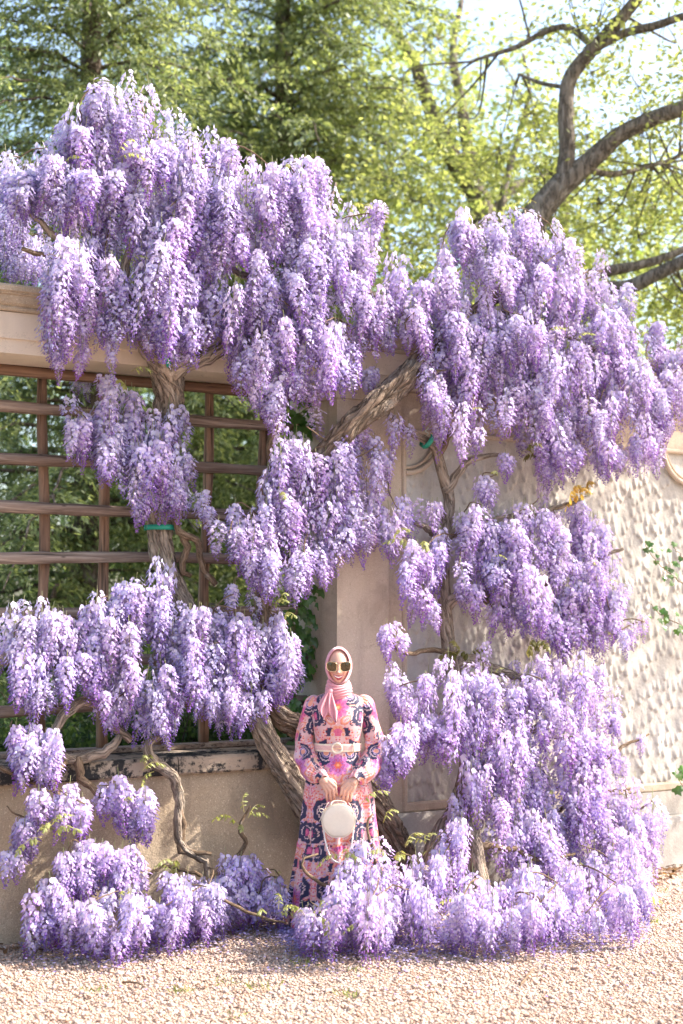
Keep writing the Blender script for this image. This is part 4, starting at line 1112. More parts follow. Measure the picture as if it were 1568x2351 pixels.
tree2 = [[(1120, 1200, Y2, .26), (1115, 700, Y2, .24), (1110, 500, Y2, .22), (1085, 430, Y2, .20), (1030, 350, Y2, .17), (985, 240, Y2, .14), (940, 120, Y2, .10), (880, 40, Y2, .07), (800, -60, Y2, .04)],
         [(1085, 430, Y2, .12), (1060, 250, Y2, .10), (1040, 120, Y2, .07), (1060, 0, Y2, .05)],
         [(1150, 900, Y2 - .6, .10), (1150, 500, Y2 - .6, .075), (1168, 390, Y2 - .6, .065), (1195, 300, Y2 - .6, .05), (1215, 200, Y2 - .6, .035), (1200, 120, Y2 - .6, .02)],
         [(1110, 520, Y2, .10), (1180, 430, Y2 + .3, .08), (1260, 400, Y2 + .5, .05), (1330, 330, Y2 + .6, .03)],
         [(900, 900, Y2 + 1, .08), (890, 580, Y2 + 1, .06), (880, 470, Y2 + 1, .05), (900, 380, Y2 + 1, .035), (870, 280, Y2 + 1, .02)]]
broadleaf('maple_tree', 'slender leaning broadleaf tree with thin dark stems and pale spring leaves', (tb[0], Y2, 0), tree2,
          [(1.2, 18.5, 5.6, 2.3, 2.0, 2.6, 1), (3.2, 19.0, 6.0, 2.4, 2.0, 2.6, 1), (0.2, 18.5, 8.6, 2.6, 2.0, 1.6, .7), (4.8, 19.6, 4.4, 2.2, 1.6, 1.8, .6)], 2700, 62, (0.20, 0.25, 0.09), (0.40, 0.45, 0.20), (.115, .07), 12)
def far_tree(name, label, px, Y, h, rx, rz, seed, c0, c1, leaf=(.2, .13), n=900):
    b_ = atY(px, 700, Y); x = b_[0]
    lim = [[(px / VS, 1500, Y, .3), (px / VS, 900, Y, .26), (px / VS + 10, 500, Y, .16), (px / VS + 30, 250, Y, .08)]]
    return broadleaf(name, label, (x, Y, 0), lim, [(x, Y, h * .62, rx, rx, rz, 1), (x - rx * .4, Y + .5, h * .45, rx * .8, rx * .7, rz * .8, .7), (x + rx * .5, Y - .3, h * .4, rx * .8, rx * .7, rz * .7, .7)], n, seed, c0, c1, leaf, 12, 'tree_bark', .32, 'distant broadleaf trees', True)
far_tree('broadleaf_tree', 'far pale green tree showing between the leaning trunk and the forked limbs', 560, 30, 12, 4.2, 5.0, 71, (0.15, 0.22, 0.05), (0.30, 0.38, 0.12), n=700)
far_tree('broadleaf_tree', 'far dense green tree beyond the middle of the trellis', 260, 31, 9, 5.0, 3.8, 72, (0.08, 0.14, 0.03), (0.22, 0.30, 0.08), n=900)
far_tree('broadleaf_tree', 'far bright green tree beyond the thick dark hemlock trunk', 130, 34, 17, 5.5, 7.0, 73, (0.09, 0.15, 0.04), (0.26, 0.33, 0.12), n=1100)
far_tree('broadleaf_tree', 'far light green tree behind the wisteria on the beam', 330, 33, 17, 5.5, 7.0, 74, (0.12, 0.19, 0.04), (0.28, 0.36, 0.11), n=900)

# shrubs just behind the low wall
def shrub(label, u, v, h, w, seed, c0, c1, n=520, leaf=(.07, .03)):
    r_ = np.random.default_rng(seed); b_ = W(u, v, 0)
    e = empty('shrub', b_); tag(e, label, 'shrub', 'shrubs behind the low wall')
    st = []
    tipsP = []
    for k in range(46):
        a = r_.uniform(0, 6.283); s = r_.uniform(.15, 1) ** .6
        tip = b_ + np.array([math.cos(a) * w * s, math.sin(a) * w * s, h * r_.uniform(.35, 1.0) * (1.05 - .45 * s)])
        mid = b_ + (tip - b_) * .5 + np.array([0, 0, .12 * h])
        S = catmull(np.array([b_, mid, tip]), 8); st.append(tube(S, np.linspace(.014, .004, 8), 4, cap=False)); tipsP += [S[3:]]
    TP = np.concatenate(tipsP); TP = np.concatenate([TP] * 3)
    C_ = TP[r_.integers(len(TP), size=n)] + r_.normal(0, .10, (n, 3))
    P = np.repeat(C_, 14, 0) + r_.normal(0, .07, (n * 14, 3)); P[:, 2] = np.maximum(P[:, 2], .02)
    g, c = leaf_quads(P, r_.normal(size=P.shape) + [0, 0, .4], leaf[0], leaf[1], r_, c0, c1, .6)
    add('stems', join(st), M['tree_bark'], e, True); add('foliage', g, M['leaf'], e, False, col=c)
SG = ((0.03, 0.06, 0.02), (0.10, 0.15, 0.05))
for i, (px, v, h, w, lab) in enumerate([(235, -1.35, 1.75, .75, 'glossy dark shrub behind the low wall beside the thick pale vine trunk'), (165, -1.5, 1.6, .75, 'dense evergreen shrub behind the coping joint'), (95, -1.7, 1.45, .75, 'low evergreen shrub in front of the dark hemlock trunk'),
                                         (25, -1.6, 1.55, .8, 'loose green shrub at the open end of the low wall'), (290, -1.6, 1.9, .6, 'narrow dark shrub close behind the pier'), (200, -3.0, 2.1, 1.1, 'tall shrub in the second row behind the low wall'), (60, -3.2, 2.0, 1.1, 'wide shrub in the second row under the hemlock')]):
    shrub(lab, uvz(at(px, 650, v))[0], v, h, w, 80 + i, *SG)
# ------------------------------------------------------------------ gravel, petals, litter
def pebble_shape(r_):
    v = np.array([(1, 0, 0), (-1, 0, 0), (0, 1, 0), (0, -1, 0), (0, 0, 1), (0, 0, -1)], float)
    return v * r_.uniform(.75, 1.2, (6, 1)) + r_.normal(0, .12, (6, 3))
OCT = np.array([(0, 2, 4), (2, 1, 4), (1, 3, 4), (3, 0, 4), (2, 0, 5), (1, 2, 5), (3, 1, 5), (0, 3, 5)])
rg = np.random.default_rng(5)
pts = []
# pebbles where the camera can tell them apart: denser near, thinning with distance
for (Y0, Y1, per) in ((5.6, 7.0, 4200), (7.0, 8.2, 3600), (8.2, 9.6, 2100), (9.6, 11.5, 900)):
    xw0 = -0.262 * Y1 - .5; xw1 = 0.262 * Y1 + .7
    m = int(per * (Y1 - Y0) * (xw1 - xw0))
    p = np.column_stack([rg.uniform(xw0, xw1, m), rg.uniform(Y0, Y1, m)])
    pts.append(p)
pts = np.concatenate(pts)
q = np.column_stack([pts, np.zeros(len(pts))]) - O
inside_wall = (q @ N) > 0.08
wv = q @ N; wu = q @ U
pts = pts[inside_wall]; wv = wv[inside_wall]; wu = wu[inside_wall]
n = len(pts)
shapes = np.array([pebble_shape(rg) for _ in range(40)])
sv = shapes[rg.integers(40, size=n)]
a = rg.uniform(0, 6.283, n); ca, sa = np.cos(a), np.sin(a)
sz = np.exp(rg.normal(math.log(.0070), .36, n)); sz = np.clip(sz, .004, .019)
X = sv * (sz[:, None, None] * np.stack([rg.uniform(.9, 1.5, n), rg.uniform(.7, 1.1, n), rg.uniform(.5, .85, n)], -1)[:, None, :])
Xr = np.stack([X[..., 0] * ca[:, None] - X[..., 1] * sa[:, None], X[..., 0] * sa[:, None] + X[..., 1] * ca[:, None], X[..., 2]], -1)
base_h = 0.011 * np.array([mnoise.noise(Vector((x * 1.7, y * 1.7, 0))) for x, y in pts])
Xr += np.column_stack([pts, base_h + sz * rg.uniform(-.2, .55, n) - .004])[:, None, :]
Vp = Xr.reshape(-1, 3); Tp = (OCT[None] + 6 * np.arange(n)[:, None, None]).reshape(-1, 3)
pal = np.array([(.66, .50, .39), (.72, .60, .50), (.60, .40, .27), (.76, .68, .60), (.58, .48, .41), (.68, .48, .36), (.78, .72, .66), (.36, .29, .25), (.64, .58, .54)])
ci = rg.choice(9, n, p=[.2, .2, .14, .14, .08, .10, .07, .03, .04])
cc = (pal[ci] * .7 + pal.mean(0) * .3 + .02) * np.array([.74, .655, .62]) * rg.uniform(.82, 1.12, (n, 1))
gravel = add('gravel', (Vp, None, Tp), M['pebble'], None, True, col=np.repeat(np.clip(cc, .02, .9), 6, 0))
tag(gravel, 'pale pinkish loose pea gravel covering the path before the wall', 'gravel', kind='stuff')
print('pebbles', n)

# fallen petals and leaf litter under the flowers
def scatter(nm, n, size, cols, region, r_, lift=.020):
    P = []
    while len(P) < n:
        x, y = region(r_)
        if x is None: continue
        P.append((x, y))
    P = np.array(P); P = np.column_stack([P, lift + r_.uniform(0, .008, n)])
    D = r_.normal(size=(n, 3)) * [1, 1, .25]
    g, c = leaf_quads(P, D, size, size * .75, r_, cols[0], cols[1], 3.0)
    return g, c
def reg_petal(r_):
    k = r_.random()
    if k < .45: x, y = r_.uniform(20, 300), 0
    elif k < .95: x, y = r_.uniform(280, 650), 0
    else: return (None, None) if r_.random() < .7 else tuple(ground_at(r_.uniform(20, 660), r_.uniform(945, 1010))[:2])
    # the skirt of the flowers on the gravel
    yb = np.interp(x, [0, 60, 110, 200, 260, 300, 390, 480, 560, 640], [945, 950, 955, 940, 925, 950, 952, 948, 944, 936])
    g_ = ground_at(x, yb + abs(r_.normal(0, 13)) - 9 + r_.uniform(-22, 0))
    if (g_ - O) @ N < 0.12: return None, None
    return g_[0], g_[1]
g, c = scatter('p', 11000, .020, ((.24, .20, .50), (.52, .44, .74)), reg_petal, np.random.default_rng(51))
tag(add('fallen_petals', g, M['petal'], None, False, col=c), 'fallen lilac petals scattered on the gravel beneath the flowers', 'petals', kind='stuff')
def reg_leaf(r_):
    x = r_.choice([r_.uniform(0, 60), r_.uniform(235, 320), r_.uniform(200, 300), r_.uniform(440, 560), r_.uniform(655, 683)])
    yb = np.interp(x, [0, 60, 250, 300, 400, 480, 560, 640, 683], [946, 946, 924, 922, 935, 938, 938, 886, 866])
    g_ = ground_at(x, yb + r_.uniform(-8, 6))
    if (g_ - O) @ N < 0.1: return None, None
    return g_[0], g_[1]
g, c = scatter('l', 260, .05, ((.10, .055, .03), (.26, .15, .08)), reg_leaf, np.random.default_rng(52), .014)
tag(add('leaf_litter', g, M['leaf'], None, False, col=c), 'dry brown leaf litter gathered at the foot of the wall', 'dead leaves', kind='stuff')
# small grass tufts in the gravel
r_ = np.random.default_rng(53); P = []; D = []
for x, y in [(428, 938), (498, 934), (585, 930), (630, 905), (645, 897), (652, 909), (610, 925), (230, 985), (262, 990), (182, 993), (348, 998), (235, 1018), (300, 966), (95, 992), (350, 972), (655, 925), (660, 893)]:
    g_ = ground_at(x, y); m = int(r_.integers(8, 26))
    P.append(g_ + np.column_stack([r_.normal(0, .035, m), r_.normal(0, .03, m), np.full(m, .004)])); D.append(np.column_stack([r_.normal(0, .7, m), r_.normal(0, .7, m), r_.uniform(.3, 1, m)]))
g, c = leaf_quads(np.concatenate(P), np.concatenate(D), .05, .008, r_, (.12, .16, .05), (.25, .28, .10))
tag(add('grass_tufts', g, M['leaf'], None, False, col=c), 'sparse small green grass tufts sprouting in the gravel', 'grass', kind='stuff')
# fallen twigs
for i, (x0, y0, x1, y1, lab) in enumerate([(123, 982, 145, 987, 'short brown twig lying on open gravel before the low wall'), (520, 985, 534, 968, 'thin pale twig lying on the sunlit gravel before the panel')]):
    a_, b_ = ground_at(x0, y0, .014), ground_at(x1, y1, .014)
    m_ = (a_ + b_) / 2 + np.array([.01, .015, .006])
    o = add('fallen_twig', tube(catmull(np.array([a_, m_, b_]), 10), np.linspace(.006, .003, 10), 6, bark(i, 3, .1, 1, .1)), M['twig'], None, True)
    tag(o, lab, 'twig', 'fallen twigs on the gravel')
# ------------------------------------------------------------------ person
PX0, PY0 = 338.0, 8.62
pbase = atY(PX0, 700, PY0); pbase[2] = 0.0
person = empty('person', pbase)
tag(person, 'person in pink hijab, sunglasses and long navy, coral and pink paisley dress before the pier', 'person')
def padd(name, geo, mats, parent=None, smooth=True, **kw):
    V, Q, T = geo
    o = bpy.data.objects.new(name, new_mesh(name, V, Q, T, mats, smooth, **kw))
    link(o, parent or person); WLOC[o.name] = WLOC[(parent or person).name]
    return o
M['skin'] = m_vcol('skin', 0.5, 0.35, 0, 0.15)
M['dress'] = m_vcol('paisley_print_fabric', 0.55, 0.35, 0.25, nsc=260, bump=0.15)
M['hijab'] = m_plain('pink_chiffon', (0.60, 0.235, 0.265), 0.7, 0, .3, 30, .05, .08, .5)
M['gold'] = m_plain('gold_metal', (0.85, 0.62, 0.36), 0.25, 1.0)
M['lens'] = m_plain('brown_mirror_lens', (0.085, 0.065, 0.042), 0.06, 0.85, .5)
M['cream'] = m_plain('cream_leather', (0.70, 0.60, 0.48), 0.42, 0, .45, 60, .03, .06)
M['pearl'] = m_plain('pearl', (0.82, 0.77, 0.72), 0.18, 0.15, .6)
M['nail'] = m_plain('pink_nail', (0.45, 0.05, 0.10), 0.2)
M['shoe'] = m_plain('tan_shoe', (0.50, 0.34, 0.25), 0.5, 0, .5, 40, .1)

# --- body: one closed surface from overlapping forms
HC = np.array([0.004, -0.012, 1.5515])               # head centre
def head_geo():
    nt, npz = 110, 120
    al = np.linspace(1e-3, math.pi - 1e-3, nt)[:, None]        # from the front pole
    th = np.linspace(0, 2 * math.pi, npz, endpoint=False)[None, :]
    x = np.sin(al) * np.cos(th); z = np.sin(al) * np.sin(th); y = -np.cos(al) * np.ones_like(th)
    X = .071 * x; Y = .094 * y; Zz = .1085 * z
    t = np.clip(-Zz / .1085, 0, 1)
    X = X * (1 - .30 * t ** 1.8)
    Y = Y + .010 * t ** 2 * (Y > 0) * -1
    fr = np.clip(-y, 0, 1) ** .6
    def G(cx, cz, sx, sz_): return np.exp(-((X - cx) / sx) ** 2 - ((Zz - cz) / sz_) ** 2)
    d = np.zeros_like(X)
    d += .020 * np.exp(-(X / .0095) ** 2) * np.clip((.022 - Zz) / .055, 0, 1) * (Zz > -.036) * 1.0
    d += .013 * G(0, -.030, .013, .010) + .005 * (G(.013, -.034, .007, .007) + G(-.013, -.034, .007, .007))
    d += .004 * (G(.028, .028, .02, .008) + G(-.028, .028, .02, .008))
    d -= .009 * (G(.031, .008, .016, .011) + G(-.031, .008, .016, .011))
    d += .004 * (G(.031, .007, .009, .006) + G(-.031, .007, .009, .006))
    d += .007 * (G(.040, -.028, .017, .016) + G(-.040, -.028, .017, .016))
    d += .009 * G(0, -.096, .02, .014) + .005 * G(0, -.058, .028, .014)
    d -= .004 * G(0, -.076, .02, .006)
    Y = Y - d * fr
    V = np.stack([X, Y, Zz], -1).reshape(-1, 3) + HC
    return V, grid_faces(nt, npz, True)[:, ::-1], None
def sk(P, rad, seg=16, n=None, sy=None):
    P = np.asarray(P, float); rad = np.asarray(rad, float)
    S = catmull(np.column_stack([P, rad]), n or max(6, 6 * len(P)))
    return tube(S[:, :3], S[:, 3], seg)
def ball(c, r, n=12):
    al = np.linspace(.02, math.pi - .02, n)[:, None]; th = np.linspace(0, 6.2832, 2 * n, endpoint=False)[None, :]
    r = np.broadcast_to(r, 3)
    V = np.stack([r[0] * np.sin(al) * np.cos(th), r[1] * np.sin(al) * np.sin(th), r[2] * np.cos(al) * np.ones_like(th)], -1).reshape(-1, 3) + np.asarray(c)
    return V, grid_faces(n, 2 * n, True), None
def torso_geo():
    rows = [(.86, .165, .105, .005), (.95, .17, .11, .005), (1.05, .128, .088, 0), (1.12, .128, .09, 0), (1.20, .145, .10, -.005), (1.28, .158, .104, -.006), (1.34, .165, .09, .0), (1.375, .13, .068, .004), (1.395, .06, .052, .006), (1.46, .048, .05, .004)]
    A = catmull(np.array(rows), 44)
    th = np.linspace(0, 6.2832, 40, endpoint=False)
    V = np.stack([A[:, 1:2] * np.cos(th), A[:, 3:4] + A[:, 2:3] * np.sin(th), A[:, 0:1] * np.ones_like(th)], -1)
    V = V.reshape(-1, 3)
    V = np.concatenate([V, [[0, 0, rows[0][0]], [0, 0, rows[-1][0]]]])
    m = 40; n = 44; j = np.arange(m); j2 = (j + 1) % m
    T = np.concatenate([np.stack([j2, j, np.full(m, n * m)], -1), np.stack([(n - 1) * m + j, (n - 1) * m + j2, np.full(m, n * m + 1)], -1)])
    return V, grid_faces(n, m, True), T
SH = {-1: [(-.148, .01, 1.345), (-.180, .025, 1.21), (-.190, .015, 1.075), (-.148, -.085, .98), (-.090, -.168, .903)],
      1: [(.156, .01, 1.345), (.192, .025, 1.21), (.204, .015, 1.07), (.160, -.085, .975), (.100, -.172, .897)]}
WR = {s: np.array(SH[s][-1]) for s in (-1, 1)}
nails = []
def hand_geo(s):
    """back of the hand to the camera, fingers closed round the bag handle"""
    w = WR[s]
    d = np.array([-s * .060, -.018, -.076]); d /= np.linalg.norm(d)
    back = np.array([0, -1.0, 0.0]); back -= d * (back @ d); back /= np.linalg.norm(back)
    l = np.cross(back, d) * 1.0
    if l[0] * -s < 0: l = -l                                # towards the body's middle: index side
    gs = [sk([np.array(SH[s][3]), w, w + d * .03], [.034, .026, .026], 16, 20)]
    # palm: flattened slab of four metacarpal chains
    for k, off in enumerate((.031, .0105, -.0105, -.030)):
        K = w + d * (.088 - (.004, 0, .003, .011)[k]) + l * off + back * (.004, .007, .006, .001)[k]
        gs.append(sk([w + l * off * .45, (w + K) / 2 + l * off * .18 + back * .004, K], [.0165, .0145, .0100], 12, 12))
        ln = (.94, 1.04, .98, .80)[k]
        dn = np.array([-s * (.22 - .06 * k), -.10, -1.0]); dn /= np.linalg.norm(dn)
        K2 = K + dn * .040 * ln
        K3 = K2 + np.array([-s * .10, .74, -.66]) * .024 * ln
        K4 = K3 + np.array([-s * .02, .88, .42]) * .020 * ln
        gs.append(sk([K, (K + K2) / 2 + back * .0015, K2, K3, K4], [.0100, .0086, .0082, .0074, .0058], 12, 26))
        gs.append(ball(K + back * .002, .0104, 8))
        nails.append((K4, K4 - K3))
    gs.append(ball(w + d * .045 + l * .0, (.026, .014, .034), 10))
    th0 = w + d * .026 + l * .022 - back * .006
    th1 = th0 + d * .030 + l * .016 - back * .014
    th2 = th1 + np.array([-s * .25, .45, -.85]) * .030
    th3 = th2 + np.array([s * .35, .45, -.75]) * .022
    gs.append(sk([th0, th1, th2, th3], [.0155, .0130, .0108, .0078], 12, 20))
    return join(gs)
parts_b = [head_geo(), torso_geo(), sk([(0, 0, 1.36), (0, -.002, 1.42), (.002, 0, 1.48)], [.052, .048, .05], 20, 12)]
for s in (-1, 1):
    parts_b.append(sk(SH[s], [.048, .044, .038, .034, .026], 16, 30)); parts_b.append(hand_geo(s))
    parts_b.append(sk([(s * .085, .01, .92), (s * .095, 0, .5), (s * .09, .02, .28), (s * .085, .015, .09)], [.085, .058, .05, .036], 16, 30))
    parts_b.append(sk([(s * .085, .045, .05), (s * .088, -.02, .05), (s * .092, -.11, .035), (s * .094, -.155, .03)], [.036, .038, .034, .022], 14, 16))
    parts_b.append(ball((s * .070 + .004, .004, 1.545), (.008, .018, .028), 8))
bg = join(parts_b)
tmp = bpy.data.objects.new('tmp_body', new_mesh('tmp_body', *bg)); COL.objects.link(tmp)
md = tmp.modifiers.new('r', 'REMESH'); md.mode = 'VOXEL'; md.voxel_size = .0026; md.use_smooth_shade = True
ms = tmp.modifiers.new('s', 'SMOOTH'); ms.factor = .5; ms.iterations = 2
mdc = tmp.modifiers.new('d', 'DECIMATE'); mdc.ratio = .36
dg = bpy.context.evaluated_depsgraph_get()
ev = tmp.evaluated_get(dg); bme = bpy.data.meshes.new_from_object(ev)
bpy.data.objects.remove(tmp, do_unlink=True)
bme.name = 'body'
nv_ = len(bme.vertices); co = np.zeros(nv_ * 3, np.float32); bme.vertices.foreach_get('co', co); co = co.reshape(-1, 3).astype(float)
print('body verts', nv_)
skin = np.tile(np.array([.56, .325, .24]), (nv_, 1))
hx, hz = co[:, 0] - HC[0], co[:, 2] - HC[2]
front = (co[:, 1] < -.05) & (co[:, 2] > 1.43)
blush = np.exp(-((np.abs(hx) - .042) / .018) ** 2 - ((hz + .030) / .018) ** 2) * front
skin += blush[:, None] * np.array([.03, -.07, -.06])
for s in (-1, 1):
    dk = np.exp(-((co - (WR[s] + [-s * .05, -.02, -.10])) ** 2).sum(1) / .045 ** 2)
    skin += dk[:, None] * np.array([.02, -.05, -.05])
# smile: upper and lower lip lines curve up at the corners
mx = hx / .030
c_top = -.0490 + .0065 * mx ** 2; c_in = -.0555 + .009 * mx ** 2; c_in2 = -.0645 + .0180 * mx ** 2; c_bot = -.0765 + .0285 * mx ** 2
lip = front & (np.abs(mx) < 1.02) & (hz < c_top) & (hz > c_bot)
teeth = front & (np.abs(mx) < .86) & (hz < c_in) & (hz > c_in2)
skin[lip] = (.40, .055, .09); skin[teeth] = (.82, .79, .74)
nrmv = np.zeros(nv_ * 3, np.float32); bme.vertices.foreach_get('normal', nrmv)
co[teeth, 1] += .0025
co[lip & ~teeth, 1] -= .0012
bme.vertices.foreach_set('co', co.astype(np.float32).ravel())
brow = front & (np.abs(np.abs(hx) - .030) < .017) & (np.abs(hz - .030 + .004 * ((np.abs(hx) - .030) / .017) ** 2) < .0028)
skin[brow] = (.16, .09, .06)
a_ = bme.color_attributes.new('Col', 'FLOAT_COLOR', 'POINT'); c4 = np.ones((nv_, 4), np.float32); c4[:, :3] = skin; a_.data.foreach_set('color', c4.ravel())
bme.materials.clear(); bme.materials.append(M['skin'])
for p in bme.polygons: p.use_smooth = True
bme.update()
body = bpy.data.objects.new('body', bme); link(body, person); WLOC['body'] = WLOC['person']
for k, (p, dv) in enumerate(nails):
    pass
for s in (-1, 1):
    padd('shoe', join([sk([(s * .085, .06, .045), (s * .088, -.02, .045), (s * .092, -.11, .034), (s * .094, -.165, .030)], [.040, .043, .040, .026], 16, 20)]), M['shoe'])

# --- dress with its print painted per vertex
NAVY = np.array([.014, .013, .062]); WHT = np.array([.68, .50, .50]); PKB = np.array([.55, .24, .22]); PINK = np.array([.62, .13, .25]); MAG = np.array([.42, .055, .19]); COR = np.array([.64, .13, .075]); PEA = np.array([.70, .31, .20]); RED = np.array([.60, .07, .07]); LIL = np.array([.40, .32, .62]); PUR = np.array([.26, .07, .24])
def h2(i, j, k=0):
    v = np.sin(i * 127.1 + j * 311.7 + k * 74.7) * 43758.5453
    return v - np.floor(v)
def voro2(u, v, sc):
    gu, gv = u * sc, v * sc
    iu, iv = np.floor(gu), np.floor(gv)
    best = np.full(u.shape, 9.0); bi = np.zeros(u.shape); dx = np.zeros(u.shape); dy = np.zeros(u.shape)
    for a in (-1, 0, 1):
        for b in (-1, 0, 1):
            cx = iu + a + .15 + .7 * h2(iu + a, iv + b, 1); cy = iv + b + .15 + .7 * h2(iu + a, iv + b, 2)
            d = np.hypot(gu - cx, gv - cy); m = d < best
            best[m] = d[m]; bi[m] = h2(iu + a, iv + b, 3)[m]; dx[m] = (gu - cx)[m]; dy[m] = (gv - cy)[m]
    return best, bi, dx, dy
def print_colour(u, v):
    PU, PV = .36, .34
    w = np.abs(((u / PU + .5) % 1.0) - .5) * PU                 # mirrored
    y = ((v - 1.315 + PV / 2) % PV) - PV / 2                     # flower at y = 0
    row = np.floor((v - 1.315 + PV / 2) / PV)
    c = np.tile(WHT, (len(u), 1))
    n1 = h2(np.floor(w * 60), np.floor(y * 60))
    soft = .5 + .5 * np.sin(w * 47 + 2 * np.sin(y * 31)) * np.sin(y * 39 + 1.3)
    c = c * (1 - .55 * soft[:, None]) + PKB * .55 * soft[:, None]
    def put(mask, col): c[mask] = col
    # small blossom filler down the sides
    b, bi, dx, dy = voro2(w + 3.1, v + 7.7, 70)
    side = (w > .128 + .012 * np.sin(y * 40)) & (w < .172) | ((np.abs(y - .12) < .035) & (w > .05))
    for lo, hi, col in ((0, .22, COR), (.22, .42, PINK), (.42, .55, RED), (.55, .70, PEA), (.70, .82, MAG), (.82, .90, LIL)):
        put(side & (b < .46) & (bi >= lo) & (bi < hi), col)
    put(side & (b < .15), PEA)
    spr = (b < .36) & (bi > .62) & ~side; put(spr, COR); put(spr & (bi > .8), PINK); put((b < .30) & (bi > .50) & (bi < .60) & ~side, LIL); put((b < .34) & (bi > .36) & (bi < .50) & ~side, PEA); put((b < .16) & (bi > .62) & ~side, RED)
    def ring(cx, cy, r0, r1, a0, a1, teeth=0, amp=0.0):
        ddx, ddy = w - cx, y - cy; r = np.hypot(ddx, ddy); a = np.degrees(np.arctan2(ddy, ddx)) % 360
        rr_ = r1 + amp * np.sin(teeth * np.radians(a))
        am = ((a - a0) % 360) < ((a1 - a0) % 360 if a1 - a0 < 360 else 361)
        return (r > r0) & (r < rr_) & am, r, a
    # navy cloud with white lace scallops at the shoulders of the flower
    m, r, a = ring(.070, .072, .030, .075, -125, 95, 9, .004); put(m, NAVY)
    lace = m & (np.abs(r - (.043 + .006 * np.abs(np.sin(np.radians(a) * 7)))) < .0028); put(lace, WHT)
    m2, r, a = ring(.070, .072, .0, .030, 0, 361); put(m2, np.array([.60, .45, .62])); put(m2 & (r < .018), PEA); put(m2 & (np.abs(r - .024) < .003), NAVY * 2.5)
    # second navy bloom low at the side
    m, r, a = ring(.148, -.055, .022, .062, 20, 300, 8, .005); put(m, NAVY)
    put(m & (np.abs(r - (.034 + .005 * np.abs(np.sin(np.radians(a) * 6)))) < .0025), WHT)
    m, r, a = ring(.148, -.055, 0, .022, 0, 361); put(m, MAG); put(m & (r < .012), PINK)
    # dark scrolls
    m, r, a = ring(.088, -.045, .040, .050, -100, 95, 13, .003); put(m, NAVY)
    m, r, a = ring(.083, -.092, .010, .017, 20, 300); put(m, NAVY)
    # peach paisley leaf pair
    ang = R(-38); px_, py_ = (w - .047) * math.cos(ang) - (y + .072) * math.sin(ang), (w - .047) * math.sin(ang) + (y + .072) * math.cos(ang)
    wd = .022 * (1 - np.clip((px_ + .01) / .05, -1, 1) ** 2 * .8)
    e = np.hypot(px_ / .036, py_ / np.maximum(wd, .006))
    put(e < 1.15, COR * .9 + .05); put(e < .92, PEA); put(e < .62, WHT); put((e < .5) & (np.abs(((px_ * 110) % 1) - .5) < .22) & (np.abs(py_) < .006), RED)
    # toothed navy cup with a shell inside
    cy_ = -.150; r = np.hypot(w, (y - cy_)); a = np.arctan2(y - cy_, w)
    cup = (r < .068 + .004 * np.sign(np.sin(a * 15))) & (y < cy_ + .030) & (r > .040); put(cup, NAVY)
    sh = (r < .040); put(sh, PEA); put(sh & (np.abs(np.sin(a * 5)) < .25) & (r > .012), COR); put((r < .026), PINK); put((r < .026) & (np.abs(np.sin(a * 6)) < .2), MAG)
    put((np.hypot(w - .030, y - cy_ + .010) < .013), WHT); put((np.hypot(w - .030, y - cy_ + .010) < .009), PEA)
    # the big petalled flower
    r = np.hypot(w, y); a = np.arctan2(y, w)
    star = r < .058 + .010 * np.cos(a * 8 + .4); put(star, np.where((row % 2 == 0)[:, None], PINK * 1.05 + .06, np.array([.62, .22, .44]))[star])
    pet = np.abs(np.cos(a * 5)); rp = .022 + .033 * pet ** .6
    put(r < rp + .004, PUR); inner = (r < rp) & (pet > .45); put(inner, np.where((row % 2 == 0)[:, None], np.array([.66, .10, .27]), np.array([.46, .16, .42]))[inner])
    put((r < rp * .72) & (pet > .75), MAG)
    put(r < .021 + .003 * np.cos(a * 6), COR); put(r < .008, np.array([.85, .40, .16]))
    return np.clip(c * np.array([.92, .84, .84]), .012, .85)
def wob(z, th, seed):
    return np.sin(th * 5 + seed + 3 * np.sin(z * 9)) * .5 + np.sin(th * 9 - z * 14 + seed * 2) * .3 + np.sin(z * 33 + th * 3 + seed) * .3
